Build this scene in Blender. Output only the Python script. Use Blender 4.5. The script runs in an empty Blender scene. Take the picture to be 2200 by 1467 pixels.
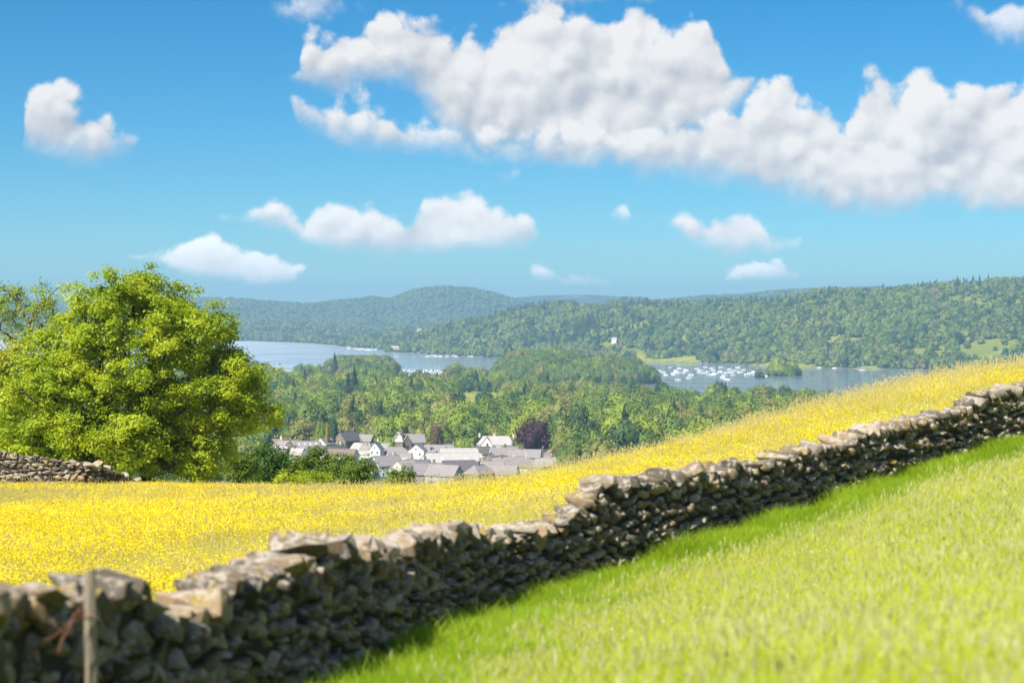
import bpy, bmesh, math, random
import numpy as np
from mathutils import Vector, Matrix

sc = bpy.context.scene
col = sc.collection
R = math.radians
rng = np.random.default_rng(7)
random.seed(7)

# ------------------------------------------------------------------ camera
# lake level is z = 0, the eye stands 100 m above it on the hillside, looking along +Y
EYE = 100.0
F = 4000.0            # focal length in photo pixels (2200 px wide)
HOR = 670.0           # row of the true horizon in the photo
cam_d = bpy.data.cameras.new('camera')
cam = bpy.data.objects.new('camera', cam_d)
col.objects.link(cam)
cam.location = (0, 0, EYE)
cam.rotation_euler = (R(90), 0, 0)
cam_d.sensor_width = 36.0
cam_d.lens = F / 2200.0 * 36.0
cam_d.shift_y = -(733.5 - HOR) / 2200.0
cam_d.clip_start = 0.3
cam_d.clip_end = 60000
cam_d.dof.use_dof = True
cam_d.dof.focus_distance = 170.0
cam_d.dof.aperture_fstop = (cam_d.lens / 1000.0) / 0.042
sc.camera = cam

# ------------------------------------------------------------------ light
SUN_EL = 47.0
SUN_DIR = Vector((-0.62, -0.78, 0)).normalized()     # towards the sun, on the ground plan
sd = Vector((SUN_DIR.x * math.cos(R(SUN_EL)), SUN_DIR.y * math.cos(R(SUN_EL)), math.sin(R(SUN_EL))))
sun_d = bpy.data.lights.new('sun', 'SUN')
sun_d.energy = 4.4
sun_d.angle = R(0.53)
sun_d.color = (1.0, 0.95, 0.86)
sun = bpy.data.objects.new('sun', sun_d)
col.objects.link(sun)
sun.rotation_euler = sd.to_track_quat('Z', 'Y').to_euler()
sun.location = (-40, -20, 160)

sc.view_settings.view_transform = 'Standard'
sc.view_settings.look = 'None'
sc.view_settings.exposure = 1.1
sc.view_settings.gamma = 1.0
sc.view_settings.use_curve_mapping = False
cy = sc.cycles
cy.use_denoising = True
cy.max_bounces = 6
cy.diffuse_bounces = 3
cy.glossy_bounces = 2
cy.transmission_bounces = 4
cy.volume_bounces = 0
cy.caustics_reflective = False
cy.caustics_refractive = False
cy.sample_clamp_indirect = 6.0


class NT:
    """small helper that writes node trees"""
    def __init__(self, tree):
        self.t = tree
        self.n = tree.nodes
        self.l = tree.links

    def new(self, typ, **kw):
        n = self.n.new(typ)
        for k, v in kw.items():
            setattr(n, k, v)
        return n

    def put(self, sock, v):
        if isinstance(v, bpy.types.NodeSocket):
            self.l.new(v, sock)
        elif v is not None:
            sock.default_value = v

    def math(self, op, a, b=None, c=None, clamp=False):
        n = self.new('ShaderNodeMath', operation=op, use_clamp=clamp)
        self.put(n.inputs[0], a)
        if b is not None:
            self.put(n.inputs[1], b)
        if c is not None:
            self.put(n.inputs[2], c)
        return n.outputs[0]

    def vmath(self, op, a, b=None, scale=None):
        n = self.new('ShaderNodeVectorMath', operation=op)
        self.put(n.inputs[0], a)
        if b is not None:
            self.put(n.inputs[1], b)
        if scale is not None:
            self.put(n.inputs['Scale'], scale)
        return n.outputs[1] if op in ('LENGTH', 'DOT_PRODUCT', 'DISTANCE') else n.outputs[0]

    def noise(self, vec, scale, detail=4, rough=0.55, out=0, dim='3D', lac=2.0):
        n = self.new('ShaderNodeTexNoise', noise_dimensions=dim)
        self.put(n.inputs['Vector'], vec)
        self.put(n.inputs['Scale'], scale)
        self.put(n.inputs['Detail'], detail)
        self.put(n.inputs['Roughness'], rough)
        self.put(n.inputs['Lacunarity'], lac)
        return n.outputs[out]

    def mapr(self, v, a, b, c=0.0, d=1.0, smooth=False):
        n = self.new('ShaderNodeMapRange', interpolation_type='SMOOTHSTEP' if smooth else 'LINEAR')
        for i, x in enumerate((v, a, b, c, d)):
            self.put(n.inputs[i], x)
        return n.outputs[0]

    def mix(self, f, a, b, blend='MIX'):
        n = self.new('ShaderNodeMix', data_type='RGBA', blend_type=blend)
        self.put(n.inputs[0], f)
        self.put(n.inputs[6], a)
        self.put(n.inputs[7], b)
        return n.outputs[2]

    def ramp(self, f, stops):
        n = self.new('ShaderNodeValToRGB')
        e = n.color_ramp.elements
        while len(e) < len(stops):
            e.new(0.5)
        for el, (p, c) in zip(e, stops):
            el.position = p
            el.color = (*c, 1)
        self.put(n.inputs[0], f)
        return n.outputs[0]


def c4(c):
    return (c[0], c[1], c[2], 1.0)


# ------------------------------------------------------------------ sky
world = bpy.data.worlds.new('World')
sc.world = world
world.use_nodes = True
w = NT(world.node_tree)
w.n.clear()
sky = w.new('ShaderNodeTexSky', sky_type='NISHITA')
sky.sun_disc = False
sky.sun_elevation = R(SUN_EL)
sky.sun_rotation = math.atan2(SUN_DIR.x, SUN_DIR.y)
sky.air_density = 1.0
sky.dust_density = 0.05
sky.ozone_density = 4.0
sky.altitude = 1500
SKY_STRENGTH = 0.056
hs = w.new('ShaderNodeHueSaturation')
hs.inputs['Hue'].default_value = 0.488
hs.inputs['Saturation'].default_value = 1.40
hs.inputs['Value'].default_value = 1.0
w.l.new(sky.outputs[0], hs.inputs['Color'])
tc = w.new('ShaderNodeTexCoord')
dirv = w.vmath('NORMALIZE', tc.outputs['Generated'])
sepd = w.new('ShaderNodeSeparateXYZ')
w.l.new(dirv, sepd.inputs[0])
# billows of the clouds: two scales of noise bend the cloud field before it is read
wn1 = w.vmath('SUBTRACT', w.noise(dirv, 26.0, 5, 0.62, out=1), (0.5, 0.5, 0.5))
wn1 = w.vmath('SCALE', wn1, scale=0.018)
dwarp = w.vmath('ADD', dirv, wn1)
sep = w.new('ShaderNodeSeparateXYZ')
w.l.new(dwarp, sep.inputs[0])
az = w.math('ARCTAN2', sep.outputs[0], sep.outputs[1])
el = w.math('ARCSINE', sep.outputs[2])
AZ0, AZW, ELW = -0.30, 0.60, 0.20
tq = w.math('MULTIPLY_ADD', az, 1 / AZW, -AZ0 / AZW, clamp=True)
vq = w.math('MULTIPLY', el, 1 / ELW)
fb = w.noise(dirv, 48.0, 6, 0.58)                   # ragged edges
fb2 = w.noise(dirv, 150.0, 5, 0.6)
fine = w.math('ADD', w.math('SUBTRACT', fb, 0.5), w.math('MULTIPLY_ADD', fb2, 0.35, -0.175))
sdn = Vector((sd.x, sd.y, sd.z))
off = w.vmath('ADD', dirv, tuple(Vector((-0.5, 0, 0.85)) * 0.010))
big = w.noise(dirv, 30.0, 4, 0.5)
bigo = w.noise(off, 30.0, 4, 0.5)


def billow(vec):
    n = w.new('ShaderNodeTexVoronoi', feature='F1')
    w.put(n.inputs['Vector'], vec)
    n.inputs['Scale'].default_value = 36.0
    n.inputs['Detail'].default_value = 1.0
    n.inputs['Roughness'].default_value = 0.55
    n.inputs['Lacunarity'].default_value = 2.3
    return n.outputs['Distance']


bw = w.vmath('ADD', dirv, w.vmath('SCALE', wn1, scale=0.6))
puff = w.math('SUBTRACT', 0.74, billow(bw))         # rounded heads of cumulus
puffo = w.math('SUBTRACT', 0.74, billow(w.vmath('ADD', bw, tuple(Vector((-0.5, 0, 0.85)) * 0.006))))
relief = w.math('ADD', w.math('MULTIPLY', w.math('SUBTRACT', big, bigo), 0.7), w.math('MULTIPLY', w.math('SUBTRACT', puff, puffo), 0.35))


def px_dir(px, py):
    a = math.atan((px - 1100) / F)
    return a, math.atan((HOR - py) / F * math.cos(a))


def curve(points):
    n = w.new('ShaderNodeFloatCurve')
    cm = n.mapping
    cm.use_clip = False
    cm.extend = 'HORIZONTAL'
    c = cm.curves[0]
    pts = sorted(points)
    while len(c.points) < len(pts):
        c.points.new(0.5, 0.5)
    for p, (x, y) in zip(c.points, pts):
        p.location = (min(max(x, 0), 1), y)
        p.handle_type = 'AUTO_CLAMPED'
    cm.update()
    w.l.new(tq, n.inputs['Value'])
    n.inputs['Factor'].default_value = 1.0
    return n.outputs[0]


def layer(spec, soft_top, soft_bot, ragged, thin=1.0):
    top, bot = [], []
    for px, a, b in spec:
        t, va = px_dir(px, a)
        _, vb = px_dir(px, b)
        x = (t - AZ0) / AZW
        top.append((x, va / ELW))
        bot.append((x, vb / ELW))
    tn, bn = curve(top), curve(bot)
    dt = w.math('SUBTRACT', tn, vq)
    db = w.math('SUBTRACT', vq, bn)
    k = w.math('MULTIPLY', fine, ragged * 0.75)
    kt = w.math('MULTIPLY_ADD', puff, ragged * 0.75, k)
    a = w.mapr(w.math('ADD', dt, kt), 0.0, soft_top, smooth=True)
    b = w.mapr(w.math('ADD', db, w.math('MULTIPLY', k, 0.75)), 0.0, soft_bot, smooth=True)
    den = w.math('MULTIPLY', w.math('MULTIPLY', a, b), thin)
    h = w.math('DIVIDE', db, w.math('MAXIMUM', w.math('SUBTRACT', tn, bn), 0.02), clamp=True)
    return den, h


def gap(px, y=0):
    return (px, y + 45, y - 45)


L1 = [gap(-80, 20), gap(500, 0), (560, -30, 18), (620, -40, 40), (700, -40, 44), (800, -40, 16), gap(860, -20), gap(1010, -10), (1060, -20, 34), (1150, -30, 40), (1250, -40, 26), (1400, -40, 18), gap(1470, -30), gap(1960, -10), (2020, -25, 14), (2090, -30, 42), (2120, -30, 84), (2170, -30, 108), (2320, -30, 112)]
L2 = [(-80, 250, 285), (10, 262, 282), gap(26, 275), (44, 250, 325), (70, 200, 345), (130, 180, 358), (185, 182, 364), (232, 205, 358), (274, 250, 340), (305, 276, 312), gap(332, 290), gap(590, 160), (640, 130, 200), (672, 62, 205), (720, 46, 212), (780, 36, 208), (850, 33, 206), (920, 42, 250), (980, 44, 330), (1060, 40, 350), (1130, 22, 355), (1200, 12, 360), (1300, 22, 360), (1400, 38, 350), (1480, 40, 340), (1530, 60, 320), (1575, 95, 280), (1615, 150, 200), gap(1645, 175), gap(2300, 175)]
L5 = [gap(-80, 280), gap(610, 250), (640, 218, 276), (690, 198, 304), (740, 188, 324), (790, 198, 338), (850, 232, 348), (920, 250, 350), (1000, 262, 354), (1100, 270, 362), (1200, 276, 374), (1300, 272, 384), (1400, 258, 396), (1480, 240, 410), (1540, 214, 420), (1600, 190, 428), (1640, 182, 438), (1690, 170, 452), (1725, 212, 462), (1770, 222, 468), (1800, 234, 468), (1850, 186, 474), (1900, 146, 478), (1950, 154, 474), (2050, 162, 462), (2150, 165, 466), (2320, 162, 462)]
L6 = [gap(-80, 300), gap(1020, 360), (1060, 362, 394), (1100, 366, 402), (1122, 376, 396), gap(1140, 385), gap(1700, 300), (1780, 292, 462), (1830, 268, 474), (1900, 276, 480), (1980, 300, 470), (2040, 318, 458), (2100, 306, 462), (2160, 296, 466), (2320, 290, 464)]
L3 = [gap(-80, 480), gap(440, 475), (470, 462, 484), (540, 440, 494), (620, 438, 506), (660, 448, 524), (700, 438, 545), (760, 430, 562), (820, 444, 564), (875, 452, 560), (900, 412, 558), (950, 399, 556), (1000, 404, 555), (1050, 424, 553), (1100, 438, 548), (1140, 458, 534), (1165, 495, 510), gap(1182, 500), gap(1278, 470), (1300, 456, 482), (1330, 456, 490), (1358, 468, 484), gap(1375, 475), gap(1388, 475), (1410, 468, 480), (1440, 454, 505), (1500, 464, 535), (1560, 446, 550), (1610, 448, 553), (1660, 488, 553), (1700, 506, 551), (1725, 519, 538), gap(1745, 525), gap(2300, 500)]
L4 = [gap(-80, 560), gap(238, 545), (268, 538, 550), (340, 528, 574), (400, 523, 594), (440, 510, 602), (500, 528, 606), (560, 528, 608), (620, 543, 605), (656, 560, 580), gap(676, 570), gap(1105, 590), (1140, 578, 602), (1200, 582, 608), (1260, 558, 608), (1310, 570, 606), (1360, 588, 602), gap(1382, 595), gap(1476, 600), (1505, 595, 609), (1550, 566, 607), (1600, 556, 607), (1650, 568, 605), (1715, 586, 602), gap(1738, 595), gap(2300, 590)]
d1, h1 = layer(L1, 0.07, 0.085, 0.22, 0.75)
d2, h2 = layer(L2, 0.045, 0.105, 0.16)
d5, h5 = layer(L5, 0.045, 0.105, 0.16)
d6, h6 = layer(L6, 0.050, 0.10, 0.18, 0.85)
d3, h3 = layer(L3, 0.036, 0.065, 0.10)
d4, h4 = layer(L4, 0.026, 0.036, 0.085, 0.95)
# the rest of the sky, beyond the picture: fair-weather clouds of the same kind
pz = w.math('MAXIMUM', sepd.outputs[2], 0.06)
cmb = w.new('ShaderNodeCombineXYZ')
w.put(cmb.inputs[0], w.math('DIVIDE', sepd.outputs[0], pz))
w.put(cmb.inputs[1], w.math('DIVIDE', sepd.outputs[1], pz))
gen = w.noise(cmb.outputs[0], 0.55, 5, 0.55)
gd = w.mapr(gen, 0.52, 0.64, smooth=True)
gd = w.math('MULTIPLY', gd, w.mapr(sepd.outputs[2], 0.02, 0.12, smooth=True))
inside = w.math('MULTIPLY', w.mapr(w.math('ABSOLUTE', az), 0.275, 0.36, 1.0, 0.0, smooth=True), w.mapr(el, 0.165, 0.24, 1.0, 0.0, smooth=True))
outside = w.math('SUBTRACT', 1.0, inside)
gd = w.math('MULTIPLY', gd, outside)
KC = 1.0 / SKY_STRENGTH
lit = tuple(k * 0.44 * KC for k in (1.0, 0.985, 0.97))
shade = tuple(k * 0.44 * KC for k in (0.56, 0.60, 0.665))


def cloud_col(h, gain=0.0):
    f = w.math('MULTIPLY_ADD', relief, 3.0, w.mapr(h, 0.0, 0.75, 0.05, 0.88))
    f = w.math('ADD', f, w.math('MULTIPLY', fine, 0.5), clamp=True)
    sh_ = [a_ + (b_ * 1.05 - a_) * gain for a_, b_ in zip(shade, lit)]
    return w.mix(f, c4(sh_), c4([q_ * (1 + 0.35 * gain) for q_ in lit]))


base = w.mix(1.0, hs.outputs[0], (0.52, 0.80, 0.92, 1), 'MULTIPLY')   # clear northern air: deep blue
for d, h, g_ in ((d1, h1, 0.3), (d2, h2, 0.0), (d5, h5, 0.1), (d6, h6, 0.15), (d3, h3, 0.5), (d4, h4, 1.25)):
    base = w.mix(w.math('MULTIPLY', d, inside), base, cloud_col(h, g_))
base = w.mix(gd, base, cloud_col(w.math('MULTIPLY', gen, 1.0)))
bg = w.new('ShaderNodeBackground')
bg.inputs['Strength'].default_value = SKY_STRENGTH
w.l.new(base, bg.inputs['Color'])
wo = w.new('ShaderNodeOutputWorld')
w.l.new(bg.outputs[0], wo.inputs['Surface'])

# ------------------------------------------------------------------ object helpers
def tag(o, label=None, cat=None, group=None, kind=None):
    if label:
        o['label'] = label
    if cat:
        o['category'] = cat
    if group:
        o['group'] = group
    if kind:
        o['kind'] = kind
    return o


def mesh_obj(name, verts, faces, mat, parent=None, smooth=False, attrs=None, link=True):
    me = bpy.data.meshes.new(name)
    if isinstance(verts, np.ndarray):
        nv = len(verts)
        fa = np.asarray(faces, dtype=np.int32)
        me.vertices.add(nv)
        me.vertices.foreach_set('co', np.ascontiguousarray(verts, dtype=np.float32).ravel())
        k = fa.shape[1]
        me.loops.add(fa.size)
        me.loops.foreach_set('vertex_index', fa.ravel())
        me.polygons.add(len(fa))
        me.polygons.foreach_set('loop_start', np.arange(0, fa.size, k, dtype=np.int32))
        me.update(calc_edges=True)
    else:
        me.from_pydata(verts, [], faces)
        me.update()
    if smooth:
        me.polygons.foreach_set('use_smooth', np.ones(len(me.polygons), dtype=bool))
    if mat:
        me.materials.append(mat)
    if attrs:
        for k, (dom, typ, vals) in attrs.items():
            a = me.attributes.new(k, typ, dom)
            a.data.foreach_set('value' if typ == 'FLOAT' else 'color', np.asarray(vals, dtype=np.float32).ravel())
    o = bpy.data.objects.new(name, me)
    if link:
        col.objects.link(o)
    if parent:
        o.parent = parent
    return o


def empty(name, loc, rz=0.0):
    o = bpy.data.objects.new(name, None)
    col.objects.link(o)
    o.location = loc
    o.rotation_euler = (0, 0, rz)
    o.empty_display_size = 0.5
    return o


class MB:
    """collects simple solids and links them as one mesh"""
    def __init__(self):
        self.v, self.f = [], []

    def add(self, vs, fs):
        n = len(self.v)
        self.v += [tuple(p) for p in vs]
        self.f += [tuple(i + n for i in f) for f in fs]
        return self

    def box(self, x0, x1, y0, y1, z0, z1):
        return self.add([(x0, y0, z0), (x1, y0, z0), (x1, y1, z0), (x0, y1, z0), (x0, y0, z1), (x1, y0, z1), (x1, y1, z1), (x0, y1, z1)],
                        [(3, 2, 1, 0), (4, 5, 6, 7), (0, 1, 5, 4), (1, 2, 6, 5), (2, 3, 7, 6), (3, 0, 4, 7)])

    def tube(self, pts, rad, n=6):
        pts = [Vector(p) for p in pts]
        rings = []
        for i, p in enumerate(pts):
            t = (pts[min(i + 1, len(pts) - 1)] - pts[max(i - 1, 0)]).normalized()
            a = t.cross(Vector((0, 0, 1)))
            if a.length < 0.1:
                a = t.cross(Vector((1, 0, 0)))
            a.normalize()
            b = t.cross(a)
            r = rad[i] if isinstance(rad, (list, tuple)) else rad
            rings.append([p + (a * math.cos(k * 2 * math.pi / n) + b * math.sin(k * 2 * math.pi / n)) * r for k in range(n)])
        vs = [q for r_ in rings for q in r_]
        fs = []
        for i in range(len(pts) - 1):
            for k in range(n):
                fs.append((i * n + k, i * n + (k + 1) % n, (i + 1) * n + (k + 1) % n, (i + 1) * n + k))
        fs.append(tuple(range(n))[::-1])
        fs.append(tuple((len(pts) - 1) * n + k for k in range(n)))
        return self.add(vs, fs)

    def build(self, name, mat, parent=None, smooth=False):
        return mesh_obj(name, self.v, self.f, mat, parent, smooth)


def copy_tree(o, parent=None):
    c = o.copy()
    col.objects.link(c)
    c.parent = parent
    for ch in o.children:
        copy_tree(ch, c)
    return c


def X(px, d):
    return (px - 1100.0) / F * d


# ------------------------------------------------------------------ materials
def new_mat(name):
    m = bpy.data.materials.new(name)
    m.use_nodes = True
    t = NT(m.node_tree)
    t.n.clear()
    out = t.new('ShaderNodeOutputMaterial')
    return m, t, out


def principled(t, out, color, rough=0.8, normal=None, spec=0.3):
    p = t.new('ShaderNodeBsdfPrincipled')
    t.put(p.inputs['Base Color'], color)
    t.put(p.inputs['Roughness'], rough)
    p.inputs['Specular IOR Level'].default_value = spec
    if normal is not None:
        t.l.new(normal, p.inputs['Normal'])
    t.l.new(p.outputs[0], out.inputs['Surface'])
    return p


def bump(t, h, strength=0.5, dist=0.05):
    b = t.new('ShaderNodeBump')
    b.inputs['Strength'].default_value = strength
    b.inputs['Distance'].default_value = dist
    t.l.new(h, b.inputs['Height'])
    return b.outputs[0]


def plain_mat(name, c, rough=0.7, var=0.15, scale=3.0, spec=0.3, bumpd=0.0):
    m, t, out = new_mat(name)
    tcn = t.new('ShaderNodeTexCoord')
    n = t.noise(tcn.outputs['Object'], scale, 5, 0.6)
    oi = t.new('ShaderNodeObjectInfo')
    f = t.math('ADD', t.math('MULTIPLY', n, 0.6), t.math('MULTIPLY', oi.outputs['Random'], 0.4))
    cc = t.mix(t.mapr(f, 0.25, 0.75), c4([k * (1 - var) for k in c]), c4([min(1, k * (1 + var)) for k in c]))
    principled(t, out, cc, rough, bump(t, n, 0.6, bumpd) if bumpd else None, spec)
    return m


def leaf_mat(name, dark, light, trans, scale=0.35, tmix=0.35, rough=0.55, use_random=0.5, alt=None):
    """foliage: leaves pass part of the light; colour drifts from clump to clump and plant to plant"""
    m, t, out = new_mat(name)
    oi = t.new('ShaderNodeObjectInfo')
    geo = t.new('ShaderNodeNewGeometry')
    n = t.noise(geo.outputs['Position'], scale, 3, 0.6)
    f = t.math('ADD', t.mapr(n, 0.3, 0.7, 0.0, 1.0 - use_random), t.math('MULTIPLY', oi.outputs['Random'], use_random))
    c = t.mix(f, c4(dark), c4(light))
    if alt:
        rr = t.math('FRACT', t.math('MULTIPLY', oi.outputs['Random'], 37.7))
        c = t.mix(t.math('GREATER_THAN', rr, 0.95), c, c4(alt[0]))
        c = t.mix(t.math('LESS_THAN', rr, 0.14), c, c4(alt[1]))
    d = t.new('ShaderNodeBsdfPrincipled')
    t.l.new(c, d.inputs['Base Color'])
    d.inputs['Roughness'].default_value = rough
    d.inputs['Specular IOR Level'].default_value = 0.25
    tr = t.new('ShaderNodeBsdfTranslucent')
    t.l.new(t.mix(1.0, c, c4(trans), 'MULTIPLY'), tr.inputs['Color'])
    mx = t.new('ShaderNodeMixShader')
    mx.inputs[0].default_value = tmix
    t.l.new(d.outputs[0], mx.inputs[1])
    t.l.new(tr.outputs[0], mx.inputs[2])
    t.l.new(mx.outputs[0], out.inputs['Surface'])
    return m


M = {}
M['grass_meadow'] = leaf_mat('meadow_grass', (0.44, 0.46, 0.04), (0.70, 0.62, 0.14), (1.3, 1.25, 0.7), 0.25, 0.42)
M['seed'] = leaf_mat('seed_heads', (0.50, 0.43, 0.19), (0.66, 0.58, 0.30), (1.1, 1.0, 0.8), 0.6, 0.3)
M['seed_pale'] = leaf_mat('pale_seed_heads', (0.42, 0.44, 0.16), (0.62, 0.60, 0.28), (1.1, 1.0, 0.8), 0.6, 0.3)
M['buttercup'] = leaf_mat('buttercup_petals', (0.79, 0.63, 0.010), (0.86, 0.73, 0.03), (1.0, 0.95, 0.3), 0.6, 0.25, 0.35)
M['white_flower'] = leaf_mat('clover_petals', (0.55, 0.53, 0.45), (0.75, 0.72, 0.66), (1, 1, 1), 0.6, 0.25)
M['grass_lush'] = leaf_mat('lush_grass', (0.19, 0.32, 0.010), (0.38, 0.50, 0.03), (1.4, 1.35, 0.5), 0.5, 0.45)
M['grass_pasture'] = leaf_mat('pasture_grass', (0.33, 0.45, 0.025), (0.63, 0.62, 0.09), (1.35, 1.25, 0.6), 0.45, 0.42)
M['oak_leaf'] = leaf_mat('oak_leaves', (0.19, 0.29, 0.012), (0.46, 0.51, 0.035), (1.5, 1.45, 0.5), 0.55, 0.46, 0.5, 0.0)
M['ash_leaf'] = leaf_mat('ash_leaves', (0.18, 0.28, 0.02), (0.34, 0.42, 0.05), (1.5, 1.4, 0.5), 0.6, 0.38, 0.5, 0.0)
M['yellow_leaf'] = leaf_mat('yellow_green_leaves', (0.26, 0.30, 0.015), (0.40, 0.42, 0.03), (1.4, 1.3, 0.5), 0.6, 0.38, 0.5, 0.0)
M['holly_leaf'] = leaf_mat('dark_bush_leaves', (0.035, 0.085, 0.010), (0.085, 0.16, 0.02), (1.4, 1.4, 0.5), 0.6, 0.25, 0.4, 0.0)
M['hedge_leaf'] = leaf_mat('hedge_leaves', (0.085, 0.15, 0.012), (0.17, 0.235, 0.025), (1.4, 1.4, 0.5), 0.6, 0.35, 0.5, 0.0)
M['bark'] = plain_mat('bark', (0.060, 0.047, 0.036), 0.9, 0.4, 2.5, 0.15, 0.05)
M['pale_bark'] = plain_mat('pale_bark', (0.17, 0.145, 0.115), 0.9, 0.3, 2.5, 0.15, 0.04)
FOL = {
    'bright': ((0.16, 0.24, 0.015), (0.30, 0.35, 0.03)),
    'mid': ((0.085, 0.15, 0.018), (0.18, 0.24, 0.035)),
    'olive': ((0.15, 0.165, 0.03), (0.27, 0.26, 0.06)),
    'dark': ((0.038, 0.082, 0.020), (0.080, 0.135, 0.032)),
    'purple': ((0.034, 0.012, 0.018), (0.065, 0.022, 0.026)),
    'brown': ((0.12, 0.085, 0.035), (0.17, 0.12, 0.05)),
    'gold': ((0.33, 0.25, 0.03), (0.42, 0.33, 0.04)),
    'conifer': ((0.028, 0.055, 0.024), (0.060, 0.092, 0.038)),
}
for k, (a, b) in FOL.items():
    M['fol_' + k] = leaf_mat('foliage_' + k, a, b, (1.3, 1.3, 0.6), 0.05, 0.25, 0.6, 0.6)
M['far_wood'] = leaf_mat('far_woodland', (0.060, 0.115, 0.020), (0.24, 0.28, 0.055), (1.2, 1.2, 0.6), 0.006, 0.15, 0.7, 0.6, ((0.20, 0.18, 0.075), (0.04, 0.08, 0.028)))
M['far_conifer'] = leaf_mat('far_conifers', (0.035, 0.070, 0.028), (0.10, 0.14, 0.045), (1.2, 1.2, 0.6), 0.008, 0.12, 0.7, 0.6)


def stone_mat():
    m, t, out = new_mat('dry_stone')
    oi = t.new('ShaderNodeObjectInfo')
    at = t.new('ShaderNodeAttribute', attribute_name='rnd')
    r = t.math('FRACT', t.math('ADD', oi.outputs['Random'], at.outputs['Fac']))
    geo = t.new('ShaderNodeNewGeometry')
    P = geo.outputs['Position']
    n1 = t.noise(P, 4.0, 5, 0.65)
    n2 = t.noise(P, 38.0, 4, 0.7)
    c = t.ramp(r, [(0.0, (0.05, 0.044, 0.038)), (0.2, (0.15, 0.115, 0.075)), (0.4, (0.10, 0.086, 0.072)), (0.62, (0.27, 0.195, 0.115)), (0.82, (0.30, 0.26, 0.21)), (1.0, (0.07, 0.058, 0.045))])
    c = t.mix(t.mapr(n1, 0.3, 0.7), t.mix(1.0, c, (0.72, 0.70, 0.68, 1), 'MULTIPLY'), c)
    c = t.mix(t.mapr(n2, 0.35, 0.75), c, t.mix(1.0, c, (1.45, 1.42, 1.36, 1), 'MULTIPLY'))
    # pale crusts of lichen, mostly on the weathered upper faces
    nz = t.new('ShaderNodeSeparateXYZ')
    t.l.new(geo.outputs['True Normal'], nz.inputs[0])
    up = t.mapr(nz.outputs[2], 0.0, 0.8)
    l1 = t.noise(P, 9.0, 6, 0.72)
    lich = t.mapr(t.math('MULTIPLY_ADD', up, 0.14, l1), 0.58, 0.70)
    c = t.mix(t.math('MULTIPLY', lich, 0.78), c, (0.42, 0.375, 0.315, 1))
    l2 = t.noise(t.vmath('ADD', P, (13.1, 4.2, 7.7)), 3.2, 5, 0.7)
    moss = t.mapr(t.math('MULTIPLY_ADD', up, 0.07, l2), 0.63, 0.68)
    c = t.mix(t.math('MULTIPLY', moss, 0.9), c, (0.26, 0.185, 0.012, 1))
    h = t.math('ADD', t.math('MULTIPLY', n1, 0.7), t.math('MULTIPLY', n2, 0.35))
    principled(t, out, c, 0.88, bump(t, h, 0.9, 0.035), 0.25)
    return m


M['stone'] = stone_mat()
M['core'] = plain_mat('wall_rubble_core', (0.045, 0.04, 0.035), 0.95, 0.3, 5.0, 0.1, 0.05)


def ground_mat():
    m, t, out = new_mat('meadow_soil')
    geo = t.new('ShaderNodeNewGeometry')
    P = geo.outputs['Position']
    n = t.noise(P, 0.35, 6, 0.65)
    n2 = t.noise(P, 9.0, 4, 0.7)
    c = t.mix(t.mapr(n, 0.3, 0.7), (0.46, 0.46, 0.03, 1), (0.58, 0.52, 0.06, 1))
    c = t.mix(t.mapr(n2, 0.3, 0.7), t.mix(1.0, c, (0.8, 0.85, 0.7, 1), 'MULTIPLY'), c)
    principled(t, out, c, 0.95, bump(t, n2, 0.6, 0.08), 0.1)
    return m


def pasture_mat():
    m, t, out = new_mat('pasture_turf')
    geo = t.new('ShaderNodeNewGeometry')
    P = geo.outputs['Position']
    n = t.noise(P, 0.6, 6, 0.65)
    n2 = t.noise(P, 12.0, 4, 0.7)
    c = t.mix(t.mapr(n, 0.3, 0.7), (0.24, 0.39, 0.016, 1), (0.45, 0.49, 0.05, 1))
    c = t.mix(t.mapr(n2, 0.3, 0.7), t.mix(1.0, c, (0.75, 0.8, 0.6, 1), 'MULTIPLY'), c)
    principled(t, out, c, 0.95, bump(t, n2, 0.6, 0.08), 0.1)
    return m


def terrain_mat():
    m, t, out = new_mat('valley_ground')
    geo = t.new('ShaderNodeNewGeometry')
    P = geo.outputs['Position']
    n = t.noise(P, 0.004, 6, 0.6)
    n2 = t.noise(P, 0.05, 5, 0.7)
    n3 = t.noise(P, 0.012, 4, 0.6)
    wood = t.mix(t.mapr(n2, 0.3, 0.7), (0.035, 0.065, 0.020, 1), (0.085, 0.115, 0.032, 1))
    rough_ = t.mix(t.mapr(n2, 0.3, 0.7), (0.15, 0.14, 0.05, 1), (0.22, 0.21, 0.075, 1))
    c = t.mix(t.mapr(n, 0.56, 0.64), wood, rough_)
    # mown fields, given per vertex
    at = t.new('ShaderNodeAttribute', attribute_name='field')
    fld = t.mix(t.mapr(n3, 0.3, 0.7), (0.22, 0.26, 0.03, 1), (0.33, 0.33, 0.055, 1))
    c = t.mix(at.outputs['Fac'], c, fld)
    sh = t.new('ShaderNodeAttribute', attribute_name='shore')
    c = t.mix(sh.outputs['Fac'], c, (0.26, 0.22, 0.16, 1))
    principled(t, out, c, 0.95, bump(t, n2, 0.8, 6.0), 0.1)
    return m


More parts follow.
